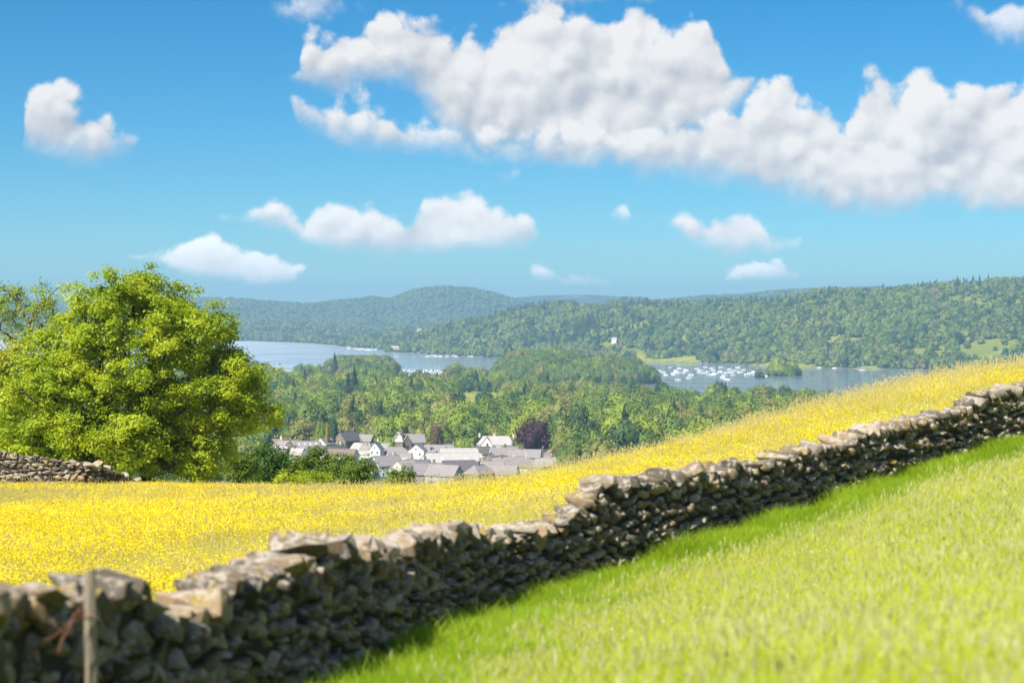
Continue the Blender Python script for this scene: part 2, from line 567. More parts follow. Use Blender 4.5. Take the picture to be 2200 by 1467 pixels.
def water_mat():
    m, t, out = new_mat('lake_water')
    geo = t.new('ShaderNodeNewGeometry')
    mp = t.new('ShaderNodeMapping')
    mp.inputs['Scale'].default_value = (1.0, 0.35, 1.0)
    t.l.new(geo.outputs['Position'], mp.inputs['Vector'])
    streak = t.new('ShaderNodeMapping')
    streak.inputs['Scale'].default_value = (0.35, 1.5, 1.0)
    streak.inputs['Rotation'].default_value = (0, 0, R(9))
    t.l.new(geo.outputs['Position'], streak.inputs['Vector'])
    s = t.noise(streak.outputs[0], 0.011, 4, 0.55)
    calm = t.mapr(s, 0.42, 0.60, smooth=True)
    n = t.noise(mp.outputs[0], 0.35, 4, 0.6)
    b = t.new('ShaderNodeBump')
    b.inputs['Distance'].default_value = 0.5
    t.put(b.inputs['Strength'], t.mapr(calm, 0, 1, 0.03, 0.006))
    t.l.new(n, b.inputs['Height'])
    p = principled(t, out, (0.05, 0.08, 0.115, 1), t.mapr(calm, 0, 1, 0.16, 0.06), b.outputs[0], 0.5)
    p.inputs['IOR'].default_value = 1.33
    glare = t.new('ShaderNodeBsdfDiffuse')
    glare.inputs['Color'].default_value = (0.50, 0.56, 0.63, 1)  # silvery sky glare on the water, painted as a pale diffuse colour
    sp = t.new('ShaderNodeSeparateXYZ')
    t.l.new(geo.outputs['Position'], sp.inputs[0])
    glare_mix = t.mapr(t.math('MULTIPLY_ADD', s, 1500.0, t.math('MULTIPLY_ADD', sp.outputs[0], -1.0, 0.0)), 700, 1900, 0.10, 0.72, smooth=True)  # painted glare strengthens towards the left, broken up by the streaks
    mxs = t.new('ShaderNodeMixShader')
    t.l.new(glare_mix, mxs.inputs[0])
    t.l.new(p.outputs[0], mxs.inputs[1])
    t.l.new(glare.outputs[0], mxs.inputs[2])
    t.l.new(mxs.outputs[0], out.inputs['Surface'])
    return m


M['soil'] = ground_mat()
M['turf'] = pasture_mat()
M['terrain'] = terrain_mat()
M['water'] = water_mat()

# ------------------------------------------------------------------ the lie of the land
WALL_PX = [-160, -50, 100, 300, 600, 750, 900, 1000, 1200, 1500, 1800, 2150, 2300, 2480]
WALL_D = [11.4, 12.3, 13.3, 14.8, 17.5, 20.0, 23.5, 26.0, 29.0, 32.0, 37.0, 42.0, 44.5, 48.0]
TOP_PX = [-160, 0, 60, 110, 150, 250, 285, 325, 395, 440, 480, 520, 560, 610, 670, 720, 760, 850, 900, 945, 1000, 1050, 1110, 1160, 1200, 1240, 1290, 1400, 1500, 1600, 1700, 1800, 1850, 1900, 2000, 2060, 2120, 2200, 2300, 2480]
TOP_PY = [1290, 1272, 1268, 1280, 1258, 1242, 1290, 1330, 1296, 1268, 1222, 1222, 1220, 1200, 1158, 1165, 1182, 1168, 1150, 1122, 1138, 1150, 1135, 1128, 1105, 1068, 1034, 1026, 1006, 1000, 968, 946, 920, 912, 890, 868, 840, 828, 806, 775]


def wall_d(px):
    return np.interp(px, WALL_PX, WALL_D)


ctrl = []          # (x, y, z below/above the eye)
for px in (-160, 100, 300, 600, 800, 1000, 1200, 1500, 1800, 2150, 2480):
    d = float(wall_d(px))
    tops = np.interp([px - 60, px, px + 60], TOP_PX, TOP_PY).mean()
    base_py = tops + float(np.interp(px, [300, 700, 1100, 2200], [1.48, 1.46, 1.34, 1.30])) * F / d
    ctrl.append((X(px, d), d, -(base_py - HOR) / F * d))
for px, py, d in ((-300, 1030, 88), (0, 1031, 88), (300, 1034, 88), (600, 1037, 89), (900, 1034, 88), (1100, 1020, 86), (1250, 999, 84), (1400, 970, 81), (1600, 913, 78), (1800, 848, 76), (2000, 797, 75), (2200, 771, 75), (2600, 740, 75)):
    ctrl.append((X(px, d), d, -(py + float(np.interp(px, [0, 800, 1100, 1600, 2200], [22, 24, 34, 36, 38])) - HOR) / F * d))
for px, py in ((400, 1115), (600, 1110), (800, 1104), (1000, 1094), (1200, 1070), (1400, 1036), (1600, 990), (1800, 938), (2000, 892)):
    ctrl.append((X(px, 58.0), 58.0, -(py - HOR) / F * 58.0))
ctrl += [(0, 0, -1.66), (3, 0, -1.35), (-3, 2, -2.25), (8, 4, -1.0), (0, -25, -0.4), (25, -20, 2.4), (-25, -20, -3.2), (30, 15, 0.2), (-25, 15, -5.0), (-30, 45, -7.0), (40, 45, 0.0), (2.75, 10, -1.99)]
ctrl = np.array(ctrl, dtype=float)


def tps(r2):
    return np.where(r2 > 1e-9, 0.5 * r2 * np.log(np.maximum(r2, 1e-9)), 0.0)


_n = len(ctrl)
_A = np.zeros((_n + 3, _n + 3))
_d2 = ((ctrl[:, None, :2] - ctrl[None, :, :2]) ** 2).sum(-1)
_A[:_n, :_n] = tps(_d2) + np.eye(_n) * 3.0
_A[:_n, _n:] = np.c_[np.ones(_n), ctrl[:, :2]]
_A[_n:, :_n] = _A[:_n, _n:].T
_W = np.linalg.solve(_A, np.r_[ctrl[:, 2], 0, 0, 0])


def near_z(x, y):
    x = np.asarray(x, float)
    y = np.asarray(y, float)
    out = _W[_n] + _W[_n + 1] * x + _W[_n + 2] * y
    for i in range(_n):
        out = out + _W[i] * tps((x - ctrl[i, 0]) ** 2 + (y - ctrl[i, 1]) ** 2)
    return out + EYE


def sst(a, b, v):
    t = np.clip((v - a) / (b - a), 0, 1)
    return t * t * (3 - 2 * t)


_perm = np.random.default_rng(3).random((64, 64))


def vnoise(x, y):
    xi = np.floor(x).astype(int)
    yi = np.floor(y).astype(int)
    fx, fy = x - xi, y - yi
    fx, fy = fx * fx * (3 - 2 * fx), fy * fy * (3 - 2 * fy)
    g = lambda a, b: _perm[a % 64, b % 64]
    return (g(xi, yi) * (1 - fx) + g(xi + 1, yi) * fx) * (1 - fy) + (g(xi, yi + 1) * (1 - fx) + g(xi + 1, yi + 1) * fx) * fy


def fbm(x, y, o=4):
    s, a, t = 0.0, 0.5, 0.0
    for k in range(o):
        s = s + a * vnoise(x * 2 ** k + 17 * k, y * 2 ** k + 9 * k)
        t += a
        a *= 0.5
    return s / t - 0.5


NS_PX = [-400, 400, 550, 800, 900, 980, 1060, 1150, 1280, 1400, 1500, 1700, 1900, 2600]
NS_Y = [3150, 3120, 3090, 3080, 3010, 2900, 2600, 2380, 2190, 2080, 2000, 1960, 1950, 1950]
FS_PX = [-400, 300, 550, 650, 700, 740, 800, 830, 930, 1060, 1300, 1500, 1700, 1900, 2300, 2700]
FS_Y = [7000, 6700, 6350, 6000, 5700, 5350, 5050, 4850, 4330, 4080, 3800, 3620, 3340, 3220, 3120, 3050]
VAL_Y = [80, 150, 250, 400, 600, 850, 1050, 1200]
VAL_Z = [93, 80, 66, 51, 35, 20.5, 18.2, 17.0]
# ridges: rows of (px, py of the skyline), distance at the ridge, depth in front and behind, tree height already on top
CLAIFE = dict(px=[-400, 600, 700, 850, 950, 1050, 1120, 1200, 1300, 1400, 1500, 1600, 1700, 1760, 1900, 1960, 2050, 2120, 2200, 2700],
              py=[760, 745, 735, 716, 696, 676, 664, 650, 653, 652, 651, 648, 636, 624, 624, 618, 606, 603, 600, 585])
LOWHILL = dict(px=[-400, 430, 520, 620, 700, 800, 900, 1000, 1100, 1300, 2700], py=[690, 692, 690, 684, 690, 700, 692, 688, 690, 700, 720], d=7300.0, wf=750, wb=700, tree=12)
BLUE = dict(px=[-400, 200, 430, 500, 560, 620, 660, 720, 760, 800, 840, 860, 880, 910, 960, 1020, 1060, 1100, 1140, 1240, 1300, 2700], py=[655, 650, 641, 640, 646, 650, 652, 645, 641, 637, 642, 634, 624, 618, 615, 619, 629, 641, 650, 664, 680, 690], d=9300.0, wf=1500, wb=1200, tree=10)
RIGHT = dict(px=[-400, 1100, 1280, 1330, 1380, 1400, 1440, 1520, 1600, 1660, 1720, 1780, 1900, 2100, 2700], py=[690, 680, 652, 640, 640, 646, 644, 636, 634, 626, 622, 620, 618, 622, 620], d=8600.0, wf=1500, wb=1200, tree=8)
PALE = dict(px=[-400, 300, 440, 470, 560, 700, 1080, 1150, 1230, 1280, 1340, 1400, 1700, 1850, 1950, 1990, 2060, 2700], py=[640, 642, 638, 637, 644, 655, 642, 635, 633, 633, 638, 648, 632, 620, 617, 615, 622, 640], d=12300.0, wf=1500, wb=1000, tree=0)


def ridge(u, y, rd):
    px = u * F + 1100
    h = np.interp(px, rd['px'], rd['py'])
    z = EYE + (HOR - h) / F * rd['d'] - rd['tree']
    s = y - rd['d']
    k = np.where(s < 0, np.clip(1 + s / rd['wf'], 0, 1), np.clip(1 - s / rd['wb'], 0, 1))
    k = k * k * (3 - 2 * k)
    return z * k + 26 * fbm(u * rd['d'] / 160, y / 200) * np.minimum(k, np.clip((1 - k) * 3, 0, 1))


ISLANDS = [  # px centre, distance, half width px, half depth m, height
    (1250, 2640, 178, 105, 8.0), (1170, 2790, 110, 150, 22.0), (775, 2930, 85, 110, 11.0), (1300, 2700, 90, 80, 14.0), (1684, 2930, 40, 38, 2.6), (1628, 2840, 9, 8, 0.8), (1552, 2190, 42, 20, 2.4),
    (865, 4650, 44, 75, 3.0), (1000, 4000, -1, 1, 0)]


def ground_z(x, y):
    x = np.asarray(x, float)
    y = np.asarray(y, float)
    ys = np.maximum(y, 1.0)
    u = np.clip(x / ys, -0.62, 0.62)
    px = u * F + 1100
    yc = np.interp(px, [900, 1100, 1250, 1400, 1600, 1800, 2000], [89, 87, 85, 82, 79, 77, 76])
    near = near_z(np.clip(x, -75, 75), np.clip(y, -40, 75))
    near = np.where(y > 60, near_z(u * np.minimum(ys, yc), np.minimum(ys, yc)), near)
    bl = sst(50, 60, y)
    near = near_z(np.clip(x, -75, 75), np.clip(y, -40, 60)) * (1 - bl) + near * bl
    s = np.maximum(ys - yc, 0)
    fall = near - 0.105 * s - 0.0006 * np.minimum(s, 200) ** 2
    ns = np.interp(px, NS_PX, NS_Y)
    fs = np.interp(px, FS_PX, FS_Y)
    val = np.interp(ys, VAL_Y, VAL_Z)
    t = np.clip((ys - 1200) / (ns - 1200), 0, 1)
    val = np.where(ys > 1200, 16.4 * (1 - t) ** 1.15 + 0.6, val)
    val = val + np.where(ys > 120, fbm(x / 90, ys / 90) * 3.0 * sst(120, 400, ys) * (1 - sst(0.8, 1.0, t)), 0)
    z = fall * (1 - sst(0, 150, s)) + val * sst(0, 150, s)
    # the lake basin
    lake = sst(-25, 60, ys - ns) * sst(-25, 60, fs - ys)
    z = np.where(ys > 1200, z * (1 - lake) - 7.0 * lake, z)
    for ip, d, hw, hd, hh in ISLANDS:
        if hw <= 0:
            continue
        r = np.sqrt(((px - ip) / hw) ** 2 + ((ys - d) / hd) ** 2)
        z = np.maximum(z, hh - (hh + 7) * sst(0.55, 1.25, r) + fbm(x / 15, ys / 15) * 0.8)
    # far shore and hills
    a = ys - fs
    hp = np.interp(px, CLAIFE['px'], CLAIFE['py'])
    rd = fs + np.interp(px, [700, 1100, 1500, 2200], [500, 1100, 1050, 1150])
    hz = np.maximum(EYE + (HOR - hp) / F * rd - 13.0, 3.0)
    q = np.clip(a / np.maximum(rd - fs, 1), 0, 1.6)
    prof = np.where(q < 1, np.sin(np.clip(q, 0, 1) * math.pi / 2) ** 1.15, 1 - (np.clip(q, 1, 1.6) - 1) * 0.9)
    cl = hz * prof + 24 * fbm(x / 170, ys / 130) * np.sin(np.clip(q, 0, 1) * math.pi) * np.clip(hz / 100, 0, 1) + 0.8
    far = np.maximum.reduce([cl, ridge(u, ys, LOWHILL), ridge(u, ys, BLUE), ridge(u, ys, RIGHT), ridge(u, ys, PALE), np.full_like(ys, 4.0)])
    return np.where(a > 0, np.maximum(z, far * sst(0, 30, a) - 1 + sst(0, 30, a)), z)


def gz(x, y):
    return float(ground_z(np.array([x]), np.array([y]))[0])


# fields and clearings without trees: px range, distance range
FIELDS = [(975, 1085, 1560, 2200), (583, 640, 2720, 3010), (668, 745, 2700, 2960), (1010, 1060, 2330, 2420)]


def on_field(px, y):
    f = np.zeros(np.shape(px))
    for a, b, c, d in FIELDS:
        f = np.maximum(f, ((px > a) & (px < b) & (y > c) & (y < d)).astype(float))
    fs = np.interp(px, FS_PX, FS_Y)
    a = y - fs
    f = np.maximum(f, ((px > 1362) & (px < 1500) & (a > 12) & (a < 75 + 25 * np.sin(px / 21.0))).astype(float))
    f = np.maximum(f, ((px > 1590) & (px < 1890) & (a > 0) & (a < 28 + 25 * np.sin(px / 37.0))).astype(float))
    f = np.maximum(f, ((px > 1425 + (y - 3780) * 0.20) & (px < 1462 + (y - 3780) * 0.30) & (y > 3800) & (y < 4010) & (vnoise(px / 14.0, y / 40.0) > 0.30)).astype(float))
    f = np.maximum(f, ((px > 640) & (px < 680) & (a > 200) & (a < 600)).astype(float))
    f = np.maximum(f, ((px > 880) & (px < 950) & (a > 620) & (a < 1000)).astype(float))
    f = np.maximum(f, ((px > 1230) & (px < 1310) & (a > 900) & (a < 1150)).astype(float))
    f = np.maximum(f, ((px > 1485) & (px < 1540) & (a > 980) & (a < 1150)).astype(float))
    f = np.maximum(f, ((px > 2060) & (px < 2230) & (a > 800) & (a < 1060) & (vnoise(px / 26.0, y / 60.0) > 0.45)).astype(float))
    return f


def grid_faces(nx, ny):
    i, j = np.meshgrid(np.arange(nx - 1), np.arange(ny - 1), indexing='ij')
    a = (i * ny + j).ravel()
    return np.c_[a, a + ny, a + ny + 1, a + 1]


# valley, lake bed and hills: one sheet to the horizon
us = np.linspace(-0.62, 0.62, 330)
ylog = np.r_[np.geomspace(118, 1500, 90), np.arange(1520, 5400, 26), np.geomspace(5420, 14500, 110)]
UU, YY = np.meshgrid(us, ylog, indexing='ij')
ZZ = ground_z((UU * YY).ravel(), YY.ravel())
V = np.c_[(UU * YY).ravel(), YY.ravel(), ZZ]
pxv = UU.ravel() * F + 1100
fld = on_field(pxv, YY.ravel())
open_ = (fbm(V[:, 0] / 210, V[:, 1] / 210) > 0.15) & (YY.ravel() > np.interp(pxv, FS_PX, FS_Y) + 30) & (YY.ravel() < 6900)
fld = np.maximum(fld, open_ * 0.62)
nsv, fsv = np.interp(pxv, NS_PX, NS_Y), np.interp(pxv, FS_PX, FS_Y)
shv = ((np.abs(ZZ) < 1.3) & (YY.ravel() > 1800)).astype(float) * 0.75
terrain = mesh_obj('valley_terrain', V, grid_faces(len(us), len(ylog)), M['terrain'], smooth=True,
                   attrs={'field': ('POINT', 'FLOAT', fld), 'shore': ('POINT', 'FLOAT', shv)})
tag(terrain, kind='structure')

lu = np.linspace(-0.6, 0.6, 40)
ly = np.r_[np.linspace(1850, 3600, 20), np.linspace(3700, 7100, 20)]
LU, LY = np.meshgrid(lu, ly, indexing='ij')
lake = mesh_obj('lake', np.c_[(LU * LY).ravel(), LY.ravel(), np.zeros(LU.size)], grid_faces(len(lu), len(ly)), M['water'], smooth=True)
tag(lake, kind='structure')

# near hillside, parted by the wall into the meadow beyond it and the pasture on our side
wall_pts = []
for px in np.linspace(-160, 2480, 300):
    d = float(wall_d(px))
    wall_pts.append((X(px, d), d))
wall_pts = np.array(wall_pts)
k = np.ones(15) / 15
pad = np.pad(wall_pts, ((7, 7), (0, 0)), mode='reflect', reflect_type='odd')
wall_pts = np.c_[np.convolve(pad[:, 0], k, 'valid'), np.convolve(pad[:, 1], k, 'valid')]
d0 = wall_pts[0] - wall_pts[4]
d1_ = wall_pts[-1] - wall_pts[-5]
ext_a = wall_pts[0] + d0 / np.linalg.norm(d0) * np.linspace(60, 0.5, 60)[:, None]
ext_b = wall_pts[-1] + d1_ / np.linalg.norm(d1_) * np.linspace(0.5, 60, 60)[:, None]
wall_line = np.r_[ext_a, wall_pts, ext_b]
seg = np.r_[0, np.cumsum(np.linalg.norm(np.diff(wall_line, axis=0), axis=1))]


def wall_at(s):
    x = np.interp(s, seg, wall_line[:, 0])
    y = np.interp(s, seg, wall_line[:, 1])
    x2 = np.interp(s + 0.2, seg, wall_line[:, 0])
    y2 = np.interp(s + 0.2, seg, wall_line[:, 1])
    a = math.atan2(float(y2 - y), float(x2 - x))
    return float(x), float(y), a


S0 = float(seg[60])
S1 = float(seg[60 + 299])


def side(x, y):
    """signed distance from the wall, positive on the pasture side"""
    x = np.asarray(x, float)
    y = np.asarray(y, float)
    best = np.full(x.shape, 1e9)
    sg = np.zeros(x.shape)
    for i in range(0, len(wall_line) - 3, 3):
        a, b = wall_line[i], wall_line[min(i + 3, len(wall_line) - 1)]
        ab = b - a
        L2_ = (ab ** 2).sum()
        t = np.clip(((x - a[0]) * ab[0] + (y - a[1]) * ab[1]) / L2_, 0, 1)
        dx, dy = x - (a[0] + t * ab[0]), y - (a[1] + t * ab[1])
        dd = np.hypot(dx, dy)
        cr = ab[0] * dy - ab[1] * dx
        m_ = dd < best
        best = np.where(m_, dd, best)
        sg = np.where(m_, np.where(cr < 0, 1.0, -1.0), sg)
    return best * sg


gx = np.arange(-75, 75.01, 0.6)
gy = np.arange(-40, 130.01, 0.6)
GX, GY = np.meshgrid(gx, gy, indexing='ij')
GZ = ground_z(GX.ravel(), GY.ravel()) + 0.05 * fbm(GX.ravel() / 1.3, GY.ravel() / 1.3)
GZ = np.where(GY.ravel() > 118, GZ - (GY.ravel() - 118) * 0.12, GZ)
GV = np.c_[GX.ravel(), GY.ravel(), GZ]
gf = grid_faces(len(gx), len(gy))
cen = GV[gf].mean(axis=1)
sd_f = side(cen[:, 0], cen[:, 1])


def sub_mesh(name, mask, mat):
    f = gf[mask]
    used, inv = np.unique(f, return_inverse=True)
    o = mesh_obj(name, GV[used], inv.reshape(f.shape), mat, smooth=True)
    return tag(o, kind='structure')


sub_mesh('meadow', sd_f < 0.0, M['soil'])
sub_mesh('pasture', sd_f >= 0.0, M['turf'])


# ------------------------------------------------------------------ scatter for what nobody can count
def scatter(name, pts, rot, scl, sources, idx=None, label=None, cat=None, parent=None):
    me = bpy.data.meshes.new(name)
    n = len(pts)
    me.vertices.add(n)
    me.vertices.foreach_set('co', np.ascontiguousarray(pts, dtype=np.float32).ravel())
    a = me.attributes.new('rot', 'FLOAT_VECTOR', 'POINT')
    a.data.foreach_set('vector', np.ascontiguousarray(rot, dtype=np.float32).ravel())
    a = me.attributes.new('scl', 'FLOAT_VECTOR', 'POINT')
    a.data.foreach_set('vector', np.ascontiguousarray(scl, dtype=np.float32).ravel())
    a = me.attributes.new('idx', 'INT', 'POINT')
    if idx is None:
        idx = rng.integers(0, len(sources), n)
    a.data.foreach_set('value', np.ascontiguousarray(idx, dtype=np.int32))
    o = bpy.data.objects.new(name, me)
    col.objects.link(o)
    g = bpy.data.node_groups.new(name + '_scatter', 'GeometryNodeTree')
    g.interface.new_socket('Geometry', in_out='INPUT', socket_type='NodeSocketGeometry')
    g.interface.new_socket('Geometry', in_out='OUTPUT', socket_type='NodeSocketGeometry')
    gi = g.nodes.new('NodeGroupInput')
    go = g.nodes.new('NodeGroupOutput')
    jn = g.nodes.new('GeometryNodeJoinGeometry')
    for s in sources:
        oi = g.nodes.new('GeometryNodeObjectInfo')
        oi.inputs['Object'].default_value = s
        oi.inputs['As Instance'].default_value = True
        g.links.new(oi.outputs['Geometry'], jn.inputs[0])
    ip = g.nodes.new('GeometryNodeInstanceOnPoints')
    g.links.new(gi.outputs[0], ip.inputs['Points'])
    g.links.new(jn.outputs[0], ip.inputs['Instance'])
    ip.inputs['Pick Instance'].default_value = True
    for nm, typ, sock in (('rot', 'FLOAT_VECTOR', 'Rotation'), ('scl', 'FLOAT_VECTOR', 'Scale'), ('idx', 'INT', 'Instance Index')):
        na_ = g.nodes.new('GeometryNodeInputNamedAttribute')
        na_.data_type = typ
        na_.inputs['Name'].default_value = nm
        g.links.new([q for q in na_.outputs if q.enabled][0], ip.inputs[sock])
    g.links.new(ip.outputs[0], go.inputs[0])
    md = o.modifiers.new('scatter', 'NODES')
    md.node_group = g
    tag(o, label, cat, kind='stuff')
    return o


# ------------------------------------------------------------------ dry stone walls
def stone_mesh(seed, round_=0.5):
    r = np.random.default_rng(seed)
    bm = bmesh.new()
    n = 17
    for i in range(n):
        p = r.uniform(-1, 1, 3)
        m_ = np.abs(p).max()
        q = p / m_                                   # on the cube
        s = p / np.linalg.norm(p)
        q = q * (1 - round_) + s * round_ * 1.15
        q *= r.uniform(0.86, 1.04)
        bm.verts.new(q * 0.5)
    bmesh.ops.convex_hull(bm, input=bm.verts)
    for v in [v for v in bm.verts if not v.link_faces]:
        bm.verts.remove(v)
    co = np.array([v.co[:] for v in bm.verts])
    lo, hi = co.min(0), co.max(0)
    for v in bm.verts:
        v.co = Vector((np.array(v.co[:]) - (lo + hi) / 2) / (hi - lo))
    bmesh.ops.recalc_face_normals(bm, faces=bm.faces)
    bmesh.ops.dissolve_limit(bm, angle_limit=R(14), verts=bm.verts, edges=bm.edges)
    bmesh.ops.bevel(bm, geom=bm.edges[:], offset=0.016, segments=1, affect='EDGES', clamp_overlap=True)
    bmesh.ops.triangulate(bm, faces=bm.faces)
    me = bpy.data.meshes.new('stone')
    bm.to_mesh(me)
    bm.free()
    me.materials.append(M['stone'])
    return me


STONES = [stone_mesh(100 + i, random.uniform(0.24, 0.6)) for i in range(22)]
STONE_NP = []
for me in STONES:
    v = np.zeros(len(me.vertices) * 3, np.float32)
    me.vertices.foreach_get('co', v)
    f = np.zeros(len(me.polygons) * 3, np.int32)
    me.loops.foreach_get('vertex_index', f)
    STONE_NP.append((v.reshape(-1, 3), f.reshape(-1, 3)))


def lay_wall(name, label, path, s0, s1, topz, thick, course, widths, cope, max_parts, size_at=None, loose=None):
    """path(s) -> x, y, heading. Stones are laid in uneven courses on both faces with cope stones on top."""
    root = empty(name, (*path(s0)[:2], gz(*path(s0)[:2])))
    tag(root, label, 'stone wall')
    stones = []           # (matrix, variant, apparent size)
    cvs, cfs = [], []
    s = s0
    cs = np.arange(s0, s1, 0.35)
    for i, q in enumerate(cs):
        x, y, a = path(q)
        g0 = gz(x, y)
        h = topz(q) - g0
        nx, ny = math.sin(a), -math.cos(a)
        tk = thick * 0.30
        cvs += [(x + nx * tk, y + ny * tk, g0 - 0.4), (x - nx * tk, y - ny * tk, g0 - 0.4), (x - nx * tk * 0.9, y - ny * tk * 0.9, g0 + h - cope[1] * 0.9), (x + nx * tk * 0.9, y + ny * tk * 0.9, g0 + h - cope[1] * 0.9)]
        if i:
            b = 4 * i
            p = b - 4
            for e in range(4):
                cfs.append((p + e, p + (e + 1) % 4, b + (e + 1) % 4, b + e))
    for face in (1, -1):
        hb = -0.12
        row = 0
        while hb < 2.2:
            s = s0 + random.uniform(0, 0.3)
            rowh = random.uniform(*course)
            anyrow = False
            while s < s1:
                f = size_at(s) if size_at else 1.0
                wd = random.uniform(*widths) * f
                if random.random() < 0.15:
                    wd *= 1.4
                x, y, a = path(s + wd / 2)
                g0 = gz(x, y)
                h = topz(s + wd / 2) - g0 - cope[1] * 0.82
                rh = rowh * random.uniform(0.8, 1.25) * (0.6 + 0.4 * f)
                if hb + rh * 0.35 < h:
                    anyrow = True
                    tcc = thick * 0.5 * (1.08 - 0.20 * (hb / 1.3))
                    dp = random.uniform(0.24, 0.36)
                    o_ = face * (tcc - dp / 2 + random.uniform(-0.06, 0.05))
                    j_ = loose(s) if loose else 1.0
                    if j_ > 1.5 and random.random() < 0.12:
                        s += wd * 0.6
                        continue
                    wob = 0.05 * math.sin(s * 2.1 + row * 1.7) + random.uniform(-0.025, 0.025)
                    Mx = Matrix.Translation((x + math.sin(a) * o_, y - math.cos(a) * o_, g0 + hb + rh / 2 + wob)) @ Matrix.Rotation(a + random.uniform(-0.25, 0.25) * j_, 4, 'Z') @ Matrix.Rotation(random.uniform(-0.4, 0.4) * j_, 4, 'Y') @ Matrix.Rotation(random.uniform(-0.35, 0.35) * j_, 4, 'X') @ Matrix.Diagonal((wd * 1.06, dp, rh * 1.14, 1))
                    stones.append((Mx, random.randrange(len(STONES)), wd * rh / (y * y) * (1.0 if face > 0 else 0.02), False))
                s += wd
            hb += rowh
            row += 1
            if not anyrow:
                break
    s = s0
    while s < s1:                                   # cope stones
        f = size_at(s) if size_at else 1.0
        wd = random.uniform(cope[0] * 0.6, cope[0] * 1.35) * f
        x, y, a = path(s + wd / 2)
        hh = cope[1] * random.uniform(0.75, 1.6) * (0.55 + 0.45 * f)
        zt = topz(s + wd / 2) - cope[1] * 0.5 + random.uniform(-0.07, 0.09)
        tilt = random.uniform(-0.6, 0.7)
        dp = thick * random.uniform(0.85, 1.25)
        Mx = Matrix.Translation((x + random.uniform(-0.04, 0.04), y, zt)) @ Matrix.Rotation(a + random.uniform(-0.35, 0.35), 4, 'Z') @ Matrix.Rotation(tilt, 4, 'Y') @ Matrix.Rotation(random.uniform(-0.2, 0.2), 4, 'X') @ Matrix.Diagonal((wd * 1.2, dp, hh, 1))
        stones.append((Mx, random.randrange(len(STONES)), wd * hh * 2.2 / (y * y), True))
        if random.random() < 0.5:                   # a small packing stone beside it
            w2 = wd * random.uniform(0.4, 0.6)
            Mx = Matrix.Translation((x + math.sin(a) * thick * 0.35, y - math.cos(a) * thick * 0.35, zt - hh * 0.45)) @ Matrix.Rotation(a + random.uniform(-0.6, 0.6), 4, 'Z') @ Matrix.Rotation(random.uniform(-0.4, 0.4), 4, 'Y') @ Matrix.Diagonal((w2 * 1.3, w2, hh * 0.55, 1))
            stones.append((Mx, random.randrange(len(STONES)), w2 * hh * 0.5 / (y * y), True))
        s += wd * 0.93
    core = MB().add(cvs, cfs).build('rubble_core', M['core'], root)
    core.matrix_parent_inverse = Matrix.Translation(root.location).inverted()
    inv = Matrix.Translation(root.location).inverted()
    stones.sort(key=lambda q: -q[2])
    for Mx, vi, _, _c in stones[:max_parts]:
        o = bpy.data.objects.new('stone', STONES[vi])
        col.objects.link(o)
        o.parent = root
        o.matrix_basis = inv @ Mx
    rest = stones[max_parts:]
    if rest:
        vs, fs, rn, n = [], [], [], 0
        for Mx, vi, _, _c in rest:
            v, f = STONE_NP[vi]
            m4 = np.array(inv @ Mx)
            vs.append(v @ m4[:3, :3].T + m4[:3, 3])
            fs.append(f + n)
            rn.append(np.full(len(f), random.random()))
            n += len(v)
        o = mesh_obj('packed_stones', np.concatenate(vs), np.concatenate(fs), M['stone'], root, attrs={'rnd': ('FACE', 'FLOAT', np.concatenate(rn))})
        tag(o, kind='stuff')
    return root, len(stones)


def near_top(s):
    x, y, _ = wall_at(s)
    px = x / y * F + 1100
    py = np.interp(px, TOP_PX, TOP_PY)
    return EYE - (py - HOR) / F * y


lay_wall('dry_stone_wall', 'long grey dry stone wall climbing from the lower left corner to the right edge', wall_at, S0 - 1.0, S1 + 0.5, near_top,
         0.58, (0.08, 0.145), (0.12, 0.32), (0.23, 0.19), 300, size_at=lambda s: float(np.interp(wall_at(s)[1], [12, 15.0, 17.5, 30], [1.3, 1.2, 1.0, 0.95])), loose=lambda s: 2.2 if wall_at(s)[1] < 14.9 else 1.0)

BW_PX = [-300, 0, 60, 120, 200, 240, 270, 300]
BW_TOP = [962, 971, 978, 984, 996, 1008, 1022, 1032]


def back_path(s):
    px = -300 + s / 88.5 * F
    d = 87.6 + 0.0 * s if px < 180 else 87.6 + (px - 180) * 0.02
    return X(px, d), d, 0.0 if px < 180 else 0.75


def back_top(s):
    x, y, _ = back_path(s)
    return EYE - (np.interp(x / y * F + 1100, BW_PX, BW_TOP) - HOR) / F * y


lay_wall('field_boundary_wall', 'low dark stone wall in shade at the far left edge of the meadow below the oak', back_path, 4.4, 13.2, back_top, 0.55, (0.13, 0.20), (0.2, 0.42), (0.36, 0.16), 290)


# ------------------------------------------------------------------ fence post with wire
def post_mat():
    m, t, out = new_mat('weathered_wood')
    tcn = t.new('ShaderNodeTexCoord')
    mp = t.new('ShaderNodeMapping')
    mp.inputs['Scale'].default_value = (14, 14, 1.2)
    t.l.new(tcn.outputs['Object'], mp.inputs['Vector'])
    n = t.noise(mp.outputs[0], 3.0, 6, 0.65)
    n2 = t.noise(tcn.outputs['Object'], 3.0, 3, 0.6)
    c = t.ramp(t.mapr(n, 0.3, 0.7), [(0.0, (0.12, 0.095, 0.068)), (0.5, (0.27, 0.22, 0.165)), (1.0, (0.40, 0.345, 0.27))])
    c = t.mix(t.mapr(n2, 0.55, 0.75), c, (0.20, 0.21, 0.13, 1))
    principled(t, out, c, 0.9, bump(t, n, 1.0, 0.012), 0.15)
    return m


